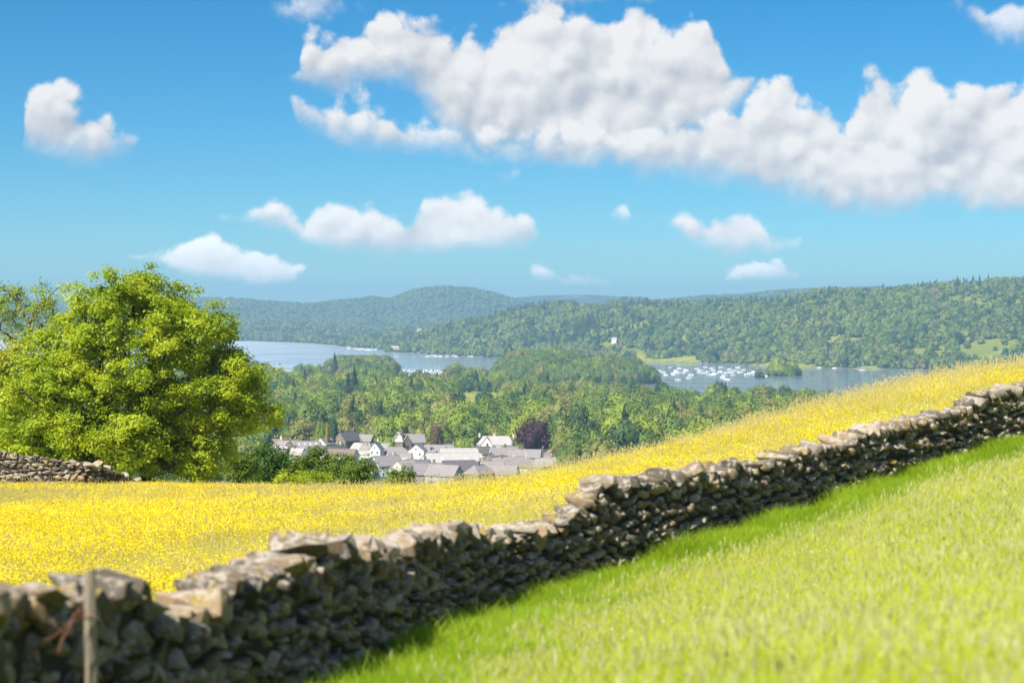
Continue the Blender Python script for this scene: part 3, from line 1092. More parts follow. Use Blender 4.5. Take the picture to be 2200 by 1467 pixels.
M['post'] = post_mat()
M['rust'] = plain_mat('rusty_wire', (0.20, 0.085, 0.05), 0.8, 0.3, 30, 0.3)
PD = 12.55
pxp, pyt = 190, 1226
ptop = EYE - (pyt - HOR) / F * PD
pxw = X(pxp, PD)
pgz = gz(pxw, PD)
post = empty('fence_post', (pxw, PD, pgz))
tag(post, 'weathered grey wooden post standing against the stone wall at lower left', 'fence post')
bm = bmesh.new()
H = ptop - pgz
rings = []
nseg, nsid = 14, 12
for i in range(nseg + 1):
    z = -0.35 + (H + 0.35) * i / nseg
    ring = []
    for k_ in range(nsid):
        a = k_ * 2 * math.pi / nsid
        r = 0.041 * (1 + 0.10 * math.cos(4 * a + 0.6) + 0.05 * math.sin(3 * a + z * 2)) * (1.0 - 0.05 * i / nseg)
        if i == nseg:
            z2 = z + 0.018 * math.cos(a * 1.0 + 0.5) + 0.006 * math.sin(5 * a)
        else:
            z2 = z
        ring.append(bm.verts.new((r * math.cos(a) + 0.012 * math.sin(z * 3) + 0.022 * z / H, r * math.sin(a), z2)))
    rings.append(ring)
for i in range(nseg):
    for k_ in range(nsid):
        bm.faces.new((rings[i][k_], rings[i][(k_ + 1) % nsid], rings[i + 1][(k_ + 1) % nsid], rings[i + 1][k_]))
bm.faces.new(rings[-1])
me = bpy.data.meshes.new('shaft')
bm.to_mesh(me)
bm.free()
me.materials.append(M['post'])
o = bpy.data.objects.new('shaft', me)
col.objects.link(o)
o.parent = post
MB().tube([(-0.05, -0.0, H - 0.17), (-0.062, -0.02, H - 0.10), (-0.055, -0.01, H - 0.02)], [0.012, 0.016, 0.006], 7).build('bark_splinter', M['bark'], post)
MB().tube([(-0.048, -0.02, H - 0.30), (0.0, -0.052, H - 0.302), (0.06, -0.03, H - 0.30)], 0.004, 5).build('staple', M['rust'], post)


def wire(name, label, pts, barbs):
    mb = MB()
    mb.tube(pts, 0.0045, 5)
    P_ = [Vector(p) for p in pts]
    for b in barbs:
        i = min(int(b * (len(P_) - 1)), len(P_) - 2)
        c = P_[i].lerp(P_[i + 1], b * (len(P_) - 1) - i)
        for q in (Vector((0.02, 0.01, 0.035)), Vector((-0.03, -0.02, 0.01))):
            mb.tube([c - q, c + q], 0.003, 4)
    return tag(mb.build(name, M['rust']), label, 'wire')


def pp(px, py, d):
    return (X(px, d), d, EYE - (py - HOR) / F * d)


def arc(a, b, n, sag, jit=0.012):
    a, b = Vector(a), Vector(b)
    return [a.lerp(b, i / n) + Vector((random.uniform(-jit, jit), 0, -sag * math.sin(math.pi * i / n) + random.uniform(-jit, jit))) for i in range(n + 1)]


wire('barbed_wire', 'rusty barbed wire running from the post down left over the stones', arc(pp(183, 1317, 12.47), pp(-60, 1450, 12.0), 14, 0.05), (0.2, 0.5, 0.8))
wire('barbed_wire', 'rusty loose wire end curling beside the post above the lower strand', arc(pp(184, 1310, 12.47), pp(128, 1400, 12.3), 9, -0.08), (0.35, 0.75))


# ------------------------------------------------------------------ grass and flowers
def blade_clump(seed, n, rad, h0, h1, wdt, lean, mats, seeds=0.0, seed_i=1, segs=3):
    """a tuft of bent tapering blades, some ending in a seed head; one mesh"""
    r = np.random.default_rng(seed)
    vs, fs, mi = [], [], []
    for i in range(n):
        a = r.uniform(0, 2 * math.pi)
        q = rad * math.sqrt(r.uniform())
        bx, by = q * math.cos(a), q * math.sin(a)
        h = r.uniform(h0, h1)
        la = r.uniform(0, 2 * math.pi)
        ln = h * r.uniform(0.2, 1.0) * lean
        fa = r.uniform(0, math.pi)
        wx, wy = math.cos(fa) * wdt / 2, math.sin(fa) * wdt / 2
        is_seed = r.uniform() < seeds
        if is_seed:
            h *= 1.3
            ln *= 0.5
        base_i = len(vs)
        for k_ in range(segs + 1):
            t = k_ / segs
            ww = (1 - t ** 1.6) * (0.45 if is_seed else 1.0) + (0.25 if is_seed else 0.0)
            x = bx + math.cos(la) * ln * t * t
            y = by + math.sin(la) * ln * t * t
            z = h * t * (1 - 0.15 * lean * t)
            if k_ == segs and not is_seed:
                vs.append((x, y, z))
            else:
                vs += [(x - wx * ww, y - wy * ww, z), (x + wx * ww, y + wy * ww, z)]
        for k_ in range(segs):
            b = base_i + 2 * k_
            if k_ == segs - 1 and not is_seed:
                fs.append((b, b + 1, b + 2))
            else:
                fs.append((b, b + 1, b + 3, b + 2))
            mi.append(0)
        if is_seed:
            x, y, z = vs[-1]
            hl, hw = r.uniform(0.05, 0.10), wdt * 1.1 + 0.004
            for a2 in (0.3, 1.87):
                b = len(vs)
                cx_, cy_ = math.cos(fa + a2) * hw, math.sin(fa + a2) * hw
                vs += [(x, y, z - hl * 0.3), (x + cx_, y + cy_, z + hl * 0.3), (x + 0.01, y, z + hl), (x - cx_, y - cy_, z + hl * 0.3)]
                fs.append((b, b + 1, b + 2, b + 3))
                mi.append(seed_i)
    o = mesh_obj('tuft', vs, fs, None, link=False)
    for m_ in mats:
        o.data.materials.append(m_)
    o.data.polygons.foreach_set('material_index', np.array(mi, np.int32))
    return o


def flower_clump(seed, n, rad, h0, h1, fr, mats):
    r = np.random.default_rng(seed)
    vs, fs, mi = [], [], []
    for i in range(n):
        a, q = r.uniform(0, 2 * math.pi), rad * math.sqrt(r.uniform())
        x, y, h = q * math.cos(a), q * math.sin(a), r.uniform(h0, h1)
        b = len(vs)
        vs += [(x - 0.002, y, 0), (x + 0.002, y, 0), (x, y, h)]
        fs.append((b, b + 1, b + 2))
        mi.append(1)
        tx, ty = r.uniform(-0.5, 0.5), r.uniform(-0.75, 0.25)
        nrm = Vector((tx, ty, 1)).normalized()
        u_ = nrm.cross(Vector((0, 1, 0.3))).normalized()
        v_ = nrm.cross(u_)
        c = Vector((x, y, h))
        b = len(vs)
        rr = fr * r.uniform(0.7, 1.25)
        vs.append(tuple(c - nrm * rr * 0.4))
        for k_ in range(5):
            p = c + (u_ * math.cos(k_ * 1.2566) + v_ * math.sin(k_ * 1.2566)) * rr
            vs.append(tuple(p))
        for k_ in range(5):
            fs.append((b, b + 1 + k_, b + 1 + (k_ + 1) % 5))
            mi.append(0)
    o = mesh_obj('flowers', vs, fs, None, link=False)
    for m_ in mats:
        o.data.materials.append(m_)
    o.data.polygons.foreach_set('material_index', np.array(mi, np.int32))
    return o


def view_points(n, ymin, ymax, umax=0.30, power=1.0):
    y = rng.uniform(ymin ** (2 * power), ymax ** (2 * power), n) ** (0.5 / power)
    u = rng.uniform(-umax, umax, n)
    return u * y, y


MEAD = [blade_clump(10 + i, 60, 0.45, 0.12, 0.36, 0.009, 1.1, [M['grass_meadow'], M['seed']], 0.07) for i in range(4)]
BUT = [flower_clump(30 + i, 66, 0.52, 0.20, 0.42, 0.015, [M['buttercup'], M['grass_meadow']]) for i in range(3)]
LUSH = [blade_clump(50 + i, 60, 0.24, 0.14, 0.40, 0.009, 1.1, [M['grass_lush'], M['seed_pale']], 0.0) for i in range(4)]
PAST = [blade_clump(70 + i, 90, 0.42, 0.05, 0.20, 0.006, 1.3, [M['grass_pasture'], M['seed_pale']], 0.018) for i in range(4)]


def rots(n, tilt=0.12):
    return np.c_[rng.normal(0, tilt, n), rng.normal(0, tilt, n), rng.uniform(0, 6.283, n)]


# meadow beyond the wall
x, y = view_points(25000, 11, 92)
s_ = side(x, y)
m_ = (s_ < -0.45)
x, y = x[m_], y[m_]
z = ground_z(x, y)
sc_ = rng.uniform(0.75, 1.25, len(x)) * (0.85 + 0.5 * (fbm(x / 6, y / 6) + 0.5) * 0.6)
scatter('meadow_grass', np.c_[x, y, z - 0.02], rots(len(x)), np.c_[sc_, sc_, sc_], MEAD, label='tall yellow-green hay grass with tan seed heads filling the meadow', cat='grass')
x, y = view_points(42000, 11, 91)
s_ = side(x, y)
pat = fbm(x / 7.0, y / 11.0, 3) + 0.35 * fbm(x / 1.6, y / 2.2, 2)
m_ = (s_ < -0.5) & (rng.random(len(x)) < np.clip(np.interp(x / y, [-0.2, 0.0, 0.25], [0.46, 0.33, 0.24]) + pat * 3.6, 0.08, 1.0))
x, y = x[m_], y[m_]
z = ground_z(x, y)
sc_ = rng.uniform(0.8, 1.2, len(x))
scatter('buttercups', np.c_[x, y, z], rots(len(x), 0.06), np.c_[sc_, sc_, sc_], BUT, label='bright yellow buttercups flowering all over the hay meadow', cat='flowers')

# taller seed heads along the brow of the meadow
STALK = [blade_clump(40 + i, 16, 0.35, 0.38, 0.60, 0.009, 0.5, [M['grass_meadow'], M['seed']], 0.75) for i in range(3)]
x, y = view_points(3200, 62, 84)
m_ = rng.random(len(x)) < np.interp(x / y, [-0.3, 0.02, 0.12, 0.3], [0.25, 0.3, 0.9, 1.0])
x, y = x[m_], y[m_]
sc_ = rng.uniform(0.7, 1.2, len(x))
scatter('hay_stalks', np.c_[x, y, ground_z(x, y)], rots(len(x)), np.c_[sc_, sc_, sc_], STALK, label='tall tan hay stalks standing along the brow of the meadow', cat='grass')

# pasture on the near side
x, y = view_points(40000, 6.5, 50)
s_ = side(x, y)
m_ = (s_ > 0.36)
x, y, s_ = x[m_], y[m_], s_[m_]
lush = s_ + fbm(x / 1.2, y / 1.2) * 1.2 < 1.7
z = ground_z(x, y)
a = ~lush
sc_ = rng.uniform(0.7, 1.3, a.sum()) * (1.0 + 0.9 * fbm(x[a] / 1.8, y[a] / 1.8, 3))
scatter('pasture_grass', np.c_[x[a], y[a], z[a] - 0.01], rots(a.sum()), np.c_[sc_, sc_, sc_], PAST, label='pale green grazed grass with fine seed heads in the near field', cat='grass')
x2, y2 = view_points(90000, 7, 50)
s2 = side(x2, y2)
b = (s2 > 0.33) & (s2 + fbm(x2 / 1.2, y2 / 1.2) * 1.4 < 2.5)
x2, y2 = x2[b], y2[b]
sc_ = rng.uniform(0.6, 1.25, len(x2)) * (1.0 + 1.3 * fbm(x2 / 0.9, y2 / 0.9, 3)) * np.clip(1.15 - 0.28 * (s2[b] - 0.3), 0.5, 1.2)
scatter('lush_grass', np.c_[x2, y2, ground_z(x2, y2) - 0.02], rots(len(x2)), np.c_[sc_, sc_, sc_], LUSH, label='lush bright green long grass along the foot of the stone wall', cat='grass')
x3, y3 = view_points(5200, 7, 48)
s3 = side(x3, y3)
b = (s3 > 1.5) & (fbm(x3 / 2.2 + 9, y3 / 2.2, 3) > 0.10)
x3, y3 = x3[b], y3[b]
sc_ = rng.uniform(0.35, 0.75, len(x3))
scatter('grass_tufts', np.c_[x3, y3, ground_z(x3, y3) - 0.02], rots(len(x3), 0.2), np.c_[sc_, sc_, sc_], LUSH, label='darker green tufts of coarse grass scattered in the near field', cat='grass')
CLOV = [flower_clump(90, 5, 0.3, 0.12, 0.22, 0.013, [M['white_flower'], M['grass_pasture']])]
x, y = view_points(2200, 8, 45)
s_ = side(x, y)
m_ = (s_ > 1.8) & (fbm(x / 2.5, y / 2.5) > 0.02)
scatter('white_flowers', np.c_[x[m_], y[m_], ground_z(x[m_], y[m_])], rots(m_.sum()), np.ones((m_.sum(), 3)), CLOV, label='small white flowers dotted through the grass of the near field', cat='flowers')


# ------------------------------------------------------------------ near trees with limbs and leaves
def big_tree(name, label, base, ells, n_clump, leaves, clump_r, leaf, leaf_m, bark_m, trunk_r, seed, cat='tree', trunk_top=None, shell=0.5, group=None, zmin=0.4):
    """ells: ellipsoids (cx, cy, cz, rx, ry, rz) relative to base, filled with leaf clumps that hang on limbs"""
    r = np.random.default_rng(seed)
    root = empty(name, base)
    tag(root, label, cat, group)
    E = np.array(ells, float)
    vol = (E[:, 3] * E[:, 4] * E[:, 5]) ** (2 / 3.0)
    cl = []
    tries = 0
    while len(cl) < n_clump and tries < 20000:
        tries += 1
        k_ = r.choice(len(E), p=vol / vol.sum())
        v = r.normal(0, 1, 3)
        v /= np.linalg.norm(v)
        rad = r.uniform(shell ** 3, 1) ** (1 / 3)
        p = E[k_, :3] + v * rad * E[k_, 3:]
        if p[2] < zmin:
            continue
        din = np.sqrt((((p - E[:, :3]) / E[:, 3:]) ** 2).sum(1)).min()
        if din < shell * 0.8 and r.uniform() < 0.8:
            continue
        if cl and min(np.linalg.norm(p - q) for q in cl) < clump_r * 0.62:
            continue
        cl.append(p)
    cl = np.array(cl)
    # skeleton: grow towards each clump from the nearest point already there
    tt = trunk_top if trunk_top is not None else E[0, 2]
    nodes = [np.array([0, 0, -0.5])]
    par = [-1]
    nst = 7
    for i in range(1, nst + 1):
        nodes.append(np.array([0.12 * math.sin(i * 1.3) * i / nst, 0.1 * math.cos(i * 2.1) * i / nst, tt * i / nst]))
        par.append(len(nodes) - 2)
    path_len = [0.0]
    for i in range(1, len(nodes)):
        path_len.append(path_len[-1] + np.linalg.norm(nodes[i] - nodes[i - 1]))
    order = np.argsort(np.linalg.norm(cl - np.array([0, 0, tt * 0.7]), axis=1))
    tips = []
    for ci in order:
        p = cl[ci]
        N = np.array(nodes)
        dd = np.linalg.norm(N - p, axis=1)
        cost = dd + 0.35 * np.array(path_len) + np.where(N[:, 2] > p[2] + 0.3, 1.2 * (N[:, 2] - p[2]), 0) + np.where(N[:, 2] < tt * 0.22, 5, 0)
        j = int(np.argmin(cost))
        steps = max(2, int(dd[j] / 0.7))
        prev = j
        a0 = N[j]
        mid = (a0 + p) / 2 + r.normal(0, 0.10, 3) * dd[j] + np.array([0, 0, 0.10 * dd[j]])
        for q in range(1, steps + 1):
            t = q / steps
            pt = (1 - t) ** 2 * a0 + 2 * t * (1 - t) * mid + t * t * p + r.normal(0, 0.04, 3)
            nodes.append(pt)
            par.append(prev)
            path_len.append(path_len[prev] + np.linalg.norm(pt - nodes[prev]))
            prev = len(nodes) - 1
        tips.append(prev)
    wgt = np.zeros(len(nodes))
    for tp in tips:
        j = tp
        while j >= 0:
            wgt[j] += 1
            j = par[j]
    rad = trunk_r * np.sqrt(np.maximum(wgt, 0.5) / len(tips)) * 0.95 + 0.012
    mb = MB()
    for i in range(1, len(nodes)):
        j = par[i]
        mb.tube([nodes[j], nodes[i]], [float(min(rad[j], rad[i] * 1.35)), float(rad[i])], 7 if rad[i] > 0.08 else 4)
    # twigs inside each clump
    for p in cl:
        for q in range(3):
            e = p + r.normal(0, clump_r * 0.5, 3)
            mb.tube([p, (p + e) / 2 + r.normal(0, 0.05, 3), e], [0.016, 0.012, 0.006], 3)
    mb.build('trunk', bark_m, root, smooth=True)
    # leaves
    n = leaves * len(cl)
    ctr = np.repeat(cl, leaves, axis=0)
    sub = r.normal(0, 1, (len(cl), 7, 3)) * clump_r * np.array([0.55, 0.55, 0.42])
    pick = r.integers(0, 7, n)
    ci_ = np.repeat(np.arange(len(cl)), leaves)
    P = ctr + sub[ci_, pick] + r.normal(0, 1, (n, 3)) * clump_r * np.array([0.27, 0.27, 0.20])
    P[:, 2] = np.maximum(P[:, 2], 0.15)
    out = P - ctr
    out /= np.linalg.norm(out, axis=1)[:, None] + 1e-6
    nr = out * 0.7 + np.array([0, 0, 0.75]) + r.normal(0, 0.55, (n, 3))
    nr /= np.linalg.norm(nr, axis=1)[:, None]
    ax = np.cross(nr, r.normal(0, 1, (n, 3)))
    ax /= np.linalg.norm(ax, axis=1)[:, None] + 1e-6
    bx = np.cross(nr, ax)
    L = leaf * r.uniform(0.6, 1.3, n)[:, None]
    quad = np.stack([P - ax * L, P - bx * L * 0.55 + nr * L * 0.12, P + ax * L, P + bx * L * 0.55 + nr * L * 0.12], axis=1).reshape(-1, 3)
    fc = np.arange(n * 4).reshape(-1, 4)
    mesh_obj('crown', quad, fc, leaf_m, root)
    return root


def ell(base, d, items):
    """ellipsoids given in photo pixels (px, py, half width, half height) at the tree's distance"""
    res = []
    s = d / F
    for it in items:
        px, py, rx, rz = it[:4]
        dy = it[4] if len(it) > 4 else 0.0
        cz = EYE - (py - HOR) / F * d
        res.append((X(px, d) - base[0], dy, cz - base[2], rx * s, (rx + rz) / 2 * s, rz * s))
    return res


def on_ground(px, d, dz=0.0):
    x = X(px, d)
    return (x, d, gz(x, d) + dz)


OD = 96.0
ob = on_ground(318, OD, -0.1)
big_tree('oak_tree', 'broad spreading oak with bright green leaves beside the far stone wall, largest tree', ob,
         ell(ob, OD, [(285, 770, 150, 185), (180, 875, 170, 125), (400, 800, 120, 130), (470, 830, 95, 85), (545, 882, 48, 42), (430, 930, 80, 65), (250, 930, 230, 80), (80, 900, 130, 110), (375, 690, 70, 55), (235, 650, 75, 62), (500, 745, 40, 40), (420, 980, 70, 35), (330, 990, 150, 36), (140, 965, 150, 55), (470, 985, 42, 32), (520, 800, 50, 60), (140, 750, 75, 70), (440, 730, 75, 65), (330, 640, 60, 50)]),
         340, 540, 0.76, 0.095, M['oak_leaf'], M['bark'], 0.40, 5, shell=0.45, zmin=0.3)
AD = 112.0
ab = on_ground(85, AD, -0.1)
big_tree('ash_tree', 'slender ash with bare pale limbs and thin leaves, rising behind the oak at far left', ab,
         ell(ab, AD, [(55, 650, 70, 55), (20, 680, 50, 60), (100, 640, 45, 45), (110, 690, 40, 40), (10, 640, 40, 30), (60, 720, 60, 30)]),
         64, 95, 0.55, 0.075, M['ash_leaf'], M['pale_bark'], 0.15, 11, trunk_top=6.0, shell=0.2)
YD = 103.0
yb = on_ground(-10, YD, -0.1)
big_tree('maple_tree', 'yellow-green maple cut by the left edge, behind the oak', yb,
         ell(yb, YD, [(15, 810, 80, 75), (-40, 860, 90, 110), (45, 770, 50, 40), (10, 900, 80, 80)]), 64, 330, 0.85, 0.11, M['yellow_leaf'], M['bark'], 0.2, 13)

hedge = [  # name, label, px, d, ellipsoids, clumps, leaves, material, seed
    ('holly_bush', 'dense dark green rounded bush at the field edge just right of the oak', 572, 118, [(572, 1000, 44, 40), (548, 1005, 30, 30), (592, 1012, 28, 34)], 46, 300, 'holly_leaf', 21),
    ('field_maple', 'loose mid-green bushy tree at the field edge, right of the dark bush', 662, 126, [(660, 1000, 48, 34), (690, 1002, 40, 40), (630, 1015, 35, 28), (706, 1020, 30, 24)], 56, 260, 'hedge_leaf', 22),
    ('hazel_bush', 'small light green bush at the field edge in front of pale grey roofs', 775, 121, [(775, 1012, 25, 26), (768, 1026, 26, 18)], 22, 240, 'hedge_leaf', 23),
    ('elder_bush', 'low yellow-green bush on the meadow edge below the bushy tree', 640, 108, [(615, 1034, 30, 10), (650, 1032, 38, 12), (680, 1036, 22, 8)], 20, 220, 'oak_leaf', 24),
    ('hawthorn_bush', 'straggly bush with dry stems under the right end of the oak crown', 520, 112, [(505, 1000, 26, 30), (528, 1012, 22, 26)], 24, 200, 'hedge_leaf', 25),
    ('bramble_bush', 'tiny green bush on the meadow edge in front of grey slate roofs', 862, 112, [(862, 1024, 16, 14)], 10, 200, 'hedge_leaf', 26),
    ('sapling', 'narrow young tree poking up at the field edge beside white house', 735, 124, [(738, 1005, 18, 32), (728, 1022, 18, 18)], 16, 220, 'hedge_leaf', 27),
]
for nm, lb, px, d, it, nc, lv, mt, sd_ in hedge:
    b = on_ground(px, d, -0.1)
    big_tree(nm, lb, b, ell(b, d, it), nc, lv, 0.52, 0.075, M[mt], M['bark'], 0.09, sd_, cat='bush' if 'bush' in nm else 'tree', trunk_top=max(0.8, ell(b, d, it)[0][2] * 0.8), shell=0.35, zmin=0.2)


# ------------------------------------------------------------------ woodland trees
def ico(sub=1):
    bm = bmesh.new()
    bmesh.ops.create_icosphere(bm, subdivisions=sub, radius=1.0)
    v = np.array([q.co[:] for q in bm.verts])
    f = np.array([[q.index for q in p.verts] for p in bm.faces])
    bm.free()
    return v, f


ICO1, ICO2 = ico(1), ico(2)


def crown_mesh(seed, n_blob, leaves, leaf, shape, mat, blob=ICO1):
    """unit crown: width 1, height 1 from z=0; lumps of foliage with leaf sprays facing out of them"""
    r = np.random.default_rng(seed)
    tris_v, tris_f, n = [], [], 0
    cs, rs = [], []
    for i in range(n_blob):
        if shape == 'cone':
            t = (i + 0.5) / n_blob
            rad = 0.42 * (1 - t) ** 0.8 + 0.03
            a = r.uniform(0, 6.283)
            q = rad * r.uniform(0.3, 0.8)
            c = np.array([q * math.cos(a), q * math.sin(a), 0.06 + 0.92 * t])
            br = np.array([rad * 0.75, rad * 0.75, 0.085])
        else:
            v = r.normal(0, 1, 3)
            v /= np.linalg.norm(v)
            v[2] = abs(v[2]) * 1.0 - 0.25
            k_ = r.uniform(0.45, 1.0) if i > 2 else 0.2
            if shape == 'tall':
                c = np.array([v[0] * 0.28 * k_, v[1] * 0.28 * k_, 0.5 + v[2] * 0.42 * k_])
                br = np.array([0.22, 0.22, 0.17]) * r.uniform(0.75, 1.2)
            else:
                c = np.array([v[0] * 0.34 * k_, v[1] * 0.34 * k_, 0.42 + v[2] * 0.42 * k_])
                br = np.array([0.21, 0.21, 0.18]) * r.uniform(0.7, 1.25)
        cs.append(c)
        rs.append(br)
        bv, bf = blob
        jit = r.uniform(0.72, 1.12, (len(bv), 1))
        tris_v.append(c + bv * jit * br * 0.84)
        tris_f.append(bf + n)
        n += len(bv)
    cs, rs = np.array(cs), np.array(rs)
    k_ = r.integers(0, n_blob, leaves)
    v = r.normal(0, 1, (leaves, 3))
    v /= np.linalg.norm(v, axis=1)[:, None]
    v[:, 2] = np.where(v[:, 2] < -0.3, -v[:, 2], v[:, 2])
    P = cs[k_] + v * rs[k_] * r.uniform(0.85, 1.18, (leaves, 1))
    nr = v + r.normal(0, 0.24, (leaves, 3))
    nr /= np.linalg.norm(nr, axis=1)[:, None]
    ax = np.cross(nr, r.normal(0, 1, (leaves, 3)))
    ax /= np.linalg.norm(ax, axis=1)[:, None] + 1e-6
    bx = np.cross(nr, ax)
    L = leaf * r.uniform(0.6, 1.4, (leaves, 1))
    T = np.stack([P - ax * L, P + ax * L * 0.8 - bx * L * 0.5, P + bx * L], axis=1).reshape(-1, 3)
    V = np.concatenate(tris_v + [T])
    Fc = np.concatenate(tris_f + [np.arange(leaves * 3).reshape(-1, 3) + n])
    lo, hi = np.percentile(V, 1.0, axis=0), np.percentile(V, 99.0, axis=0)
    V = (V - np.array([(lo[0] + hi[0]) / 2, (lo[1] + hi[1]) / 2, lo[2]])) / np.array([(hi[0] + hi[1] - lo[0] - lo[1]) / 2] * 2 + [hi[2] - lo[2]])
    o = mesh_obj('crown', V, Fc, mat, link=False, smooth=True)
    return o.data


def trunk_mesh():
    mb = MB()
    mb.tube([(0, 0, -0.08), (0.01, 0, 0.2), (-0.01, 0.01, 0.45), (0.01, 0, 0.7)], [0.034, 0.026, 0.018, 0.006], 6)
    mb.tube([(0, 0, 0.22), (0.12, 0.03, 0.42), (0.2, 0.05, 0.6)], [0.016, 0.011, 0.004], 4)
    mb.tube([(0, 0, 0.26), (-0.11, -0.05, 0.45), (-0.2, -0.04, 0.6)], [0.016, 0.011, 0.004], 4)
    mb.tube([(0, 0, 0.3), (0.02, 0.12, 0.5), (0.0, 0.2, 0.66)], [0.014, 0.010, 0.004], 4)
    o = mesh_obj('trunk', mb.v, mb.f, M['bark'], link=False)
    return o.data


TRUNK = trunk_mesh()
CROWN = {}
for ki, (k_, shp, nv) in enumerate((('bright', 'round', 3), ('mid', 'round', 4), ('olive', 'round', 3), ('dark', 'round', 3), ('purple', 'round', 1), ('brown', 'tall', 1), ('gold', 'tall', 1), ('conifer', 'cone', 3), ('talldark', 'tall', 1))):
    mt = M['fol_dark'] if k_ == 'talldark' else M['fol_' + k_]
    CROWN[k_] = [crown_mesh(200 + ki * 10 + i, 24 if shp != 'cone' else 22, 1800, 0.029, shp, mt) for i in range(nv)]

WORD = {'bright': 'bright green', 'mid': 'mid-green', 'olive': 'olive-green', 'dark': 'dark green', 'purple': 'dark purple', 'brown': 'brownish', 'gold': 'golden', 'conifer': 'dark green', 'talldark': 'dark green'}


def put_tree(x, y, h, wdt, kind, label, name='broadleaf_tree', group=None, rz=None):
    root = empty(name, (x, y, gz(x, y) - 0.15), random.uniform(0, 6.283) if rz is None else rz)
    tag(root, label, 'tree', group)
    t = bpy.data.objects.new('trunk', TRUNK)
    col.objects.link(t)
    t.parent = root
    t.scale = (h, h, h)
    c = bpy.data.objects.new('crown', random.choice(CROWN[kind]))
    col.objects.link(c)
    c.parent = root
    lift = 0.08 if kind == 'conifer' else 0.10
    c.scale = (wdt, wdt, h * (1 - lift))
    c.location = (0, 0, h * lift)
    return root


def tree_px(px, top, base_py, y, wpx, kind, label, name='broadleaf_tree'):
    """a tree the photograph singles out: size from its pixels at its distance"""
    x = X(px, y)
    ztop = EYE - (top - HOR) / F * y
    h = max(3.0, ztop - gz(x, y))
    return put_tree(x, y, h, wpx / F * y, kind, label, name)


tree_px(1147, 900, 975, 1050, 76, 'purple', 'large dark purple copper beech standing right of the pale villa', 'copper_beech')
tree_px(1256, 904, 925, 1270, 44, 'purple', 'broad low purple tree half hidden in the wood, right of the large copper beech', 'copper_beech')
tree_px(649, 872, 902, 1240, 26, 'purple', 'dark purple tree beside the yellow-green one, above the left cottages', 'copper_beech')
tree_px(484, 880, 925, 1150, 40, 'purple', 'dark purple tree seen between the oak branches at left', 'copper_beech')
tree_px(937, 908, 970, 1040, 36, 'brown', 'brown conical cedar standing behind the slate roofs left of the pale villa', 'cedar_tree')
tree_px(832, 897, 966, 1065, 62, 'bright', 'large bright green rounded tree behind the stone villa in the town')
tree_px(744, 884, 940, 1120, 36, 'brown', 'brownish tree above the brown stone gable house', 'cedar_tree')
tree_px(702, 908, 948, 1060, 9, 'gold', 'thin golden columnar conifer behind the white house with dark windows', 'golden_cypress')
tree_px(716, 895, 952, 1075, 26, 'talldark', 'dark green column of foliage right of the golden conifer', 'cypress_tree')
tree_px(688, 905, 952, 1070, 26, 'bright', 'bright green tree left of the golden conifer behind white house')
tree_px(625, 870, 925, 1180, 34, 'bright', 'yellow-green tree left of the dark purple one above the cottages')
tree_px(996, 940, 975, 1010, 46, 'bright', 'yellow-green shrub tree at the left end of the pale villa')
tree_px(1080, 905, 946, 1110, 80, 'olive', 'wide olive tree with sloping top behind the pale villa roof')
tree_px(1225, 945, 1000, 930, 62, 'mid', 'mid-green tree right of the grey hipped roof at field edge')
tree_px(1290, 935, 1000, 940, 80, 'bright', 'fresh green tree at the field edge, second right from the grey hipped roof')
tree_px(1355, 930, 985, 960, 70, 'mid', 'mid-green tree at field edge left of the pinkish house')
tree_px(1508, 872, 935, 1250, 36, 'conifer', 'pointed dark conifer above the meadow edge right of the pinkish house', 'spruce_tree')
tree_px(560, 918, 960, 1000, 60, 'mid', 'mid-green tree left of the white cottages under the oak tip')
tree_px(545, 872, 930, 1120, 70, 'mid', 'rounded mid-green tree under the outermost oak branch')
tree_px(945, 925, 985, 1085, 60, 'mid', 'mid-green tree right behind the brown cedar')
tree_px(895, 918, 950, 1110, 50, 'bright', 'bright green tree behind the stone villa, left of the brown cedar')
tree_px(1005, 900, 955, 1120, 60, 'dark', 'dark green tree behind the left end of the pale villa')
tree_px(760, 786, 850, 1720, 26, 'conifer', 'tall dark pine standing over the wood, left of the marina', 'pine_tree')
tree_px(748, 800, 850, 1730, 24, 'conifer', 'dark pine just left of the tallest one over the wood', 'pine_tree')
tree_px(718, 757, 800, 2750, 18, 'conifer', 'tall dark pine on the wooded point by the lake', 'pine_tree')
tree_px(655, 790, 830, 2000, 16, 'conifer', 'slim brownish pine behind the left meadows', 'pine_tree')
tree_px(1040, 836, 885, 1760, 40, 'dark', 'dark rounded tree standing in the lime-green field')
tree_px(998, 812, 845, 2150, 36, 'dark', 'dark green spreading tree at the top of the lime-green field')
tree_px(2090, 592, 620, 4330, 10, 'conifer', 'dark spruce clump tree on the right-hand skyline, left one', 'spruce_tree')
tree_px(2104, 590, 620, 4335, 9, 'conifer', 'dark spruce on the right-hand skyline, middle one', 'spruce_tree')
tree_px(2124, 588, 618, 4340, 8, 'conifer', 'dark spruce on the right-hand skyline, rightmost one', 'spruce_tree')

SRC = {k_: [bpy.data.objects.new('wood_' + k_, me) for me in v] for k_, v in CROWN.items()}
HOUSE_ZONE = (540, 1205, 780, 1085)


def jitter_grid(px0, px1, y0, y1, step):
    pts = []
    y = y0
    rows = []
    while y < y1:
        st = step(y) if callable(step) else step
        xa, xb = X(px0, y), X(px1, y)
        n = max(1, int((xb - xa) / st))
        xs = xa + (np.arange(n) + rng.uniform(0, 1, n)) * (xb - xa) / n
        yy = y + rng.uniform(-0.5, 0.5, n) * st
        rows.append(np.c_[xs, yy])
        y += st
    return np.concatenate(rows)


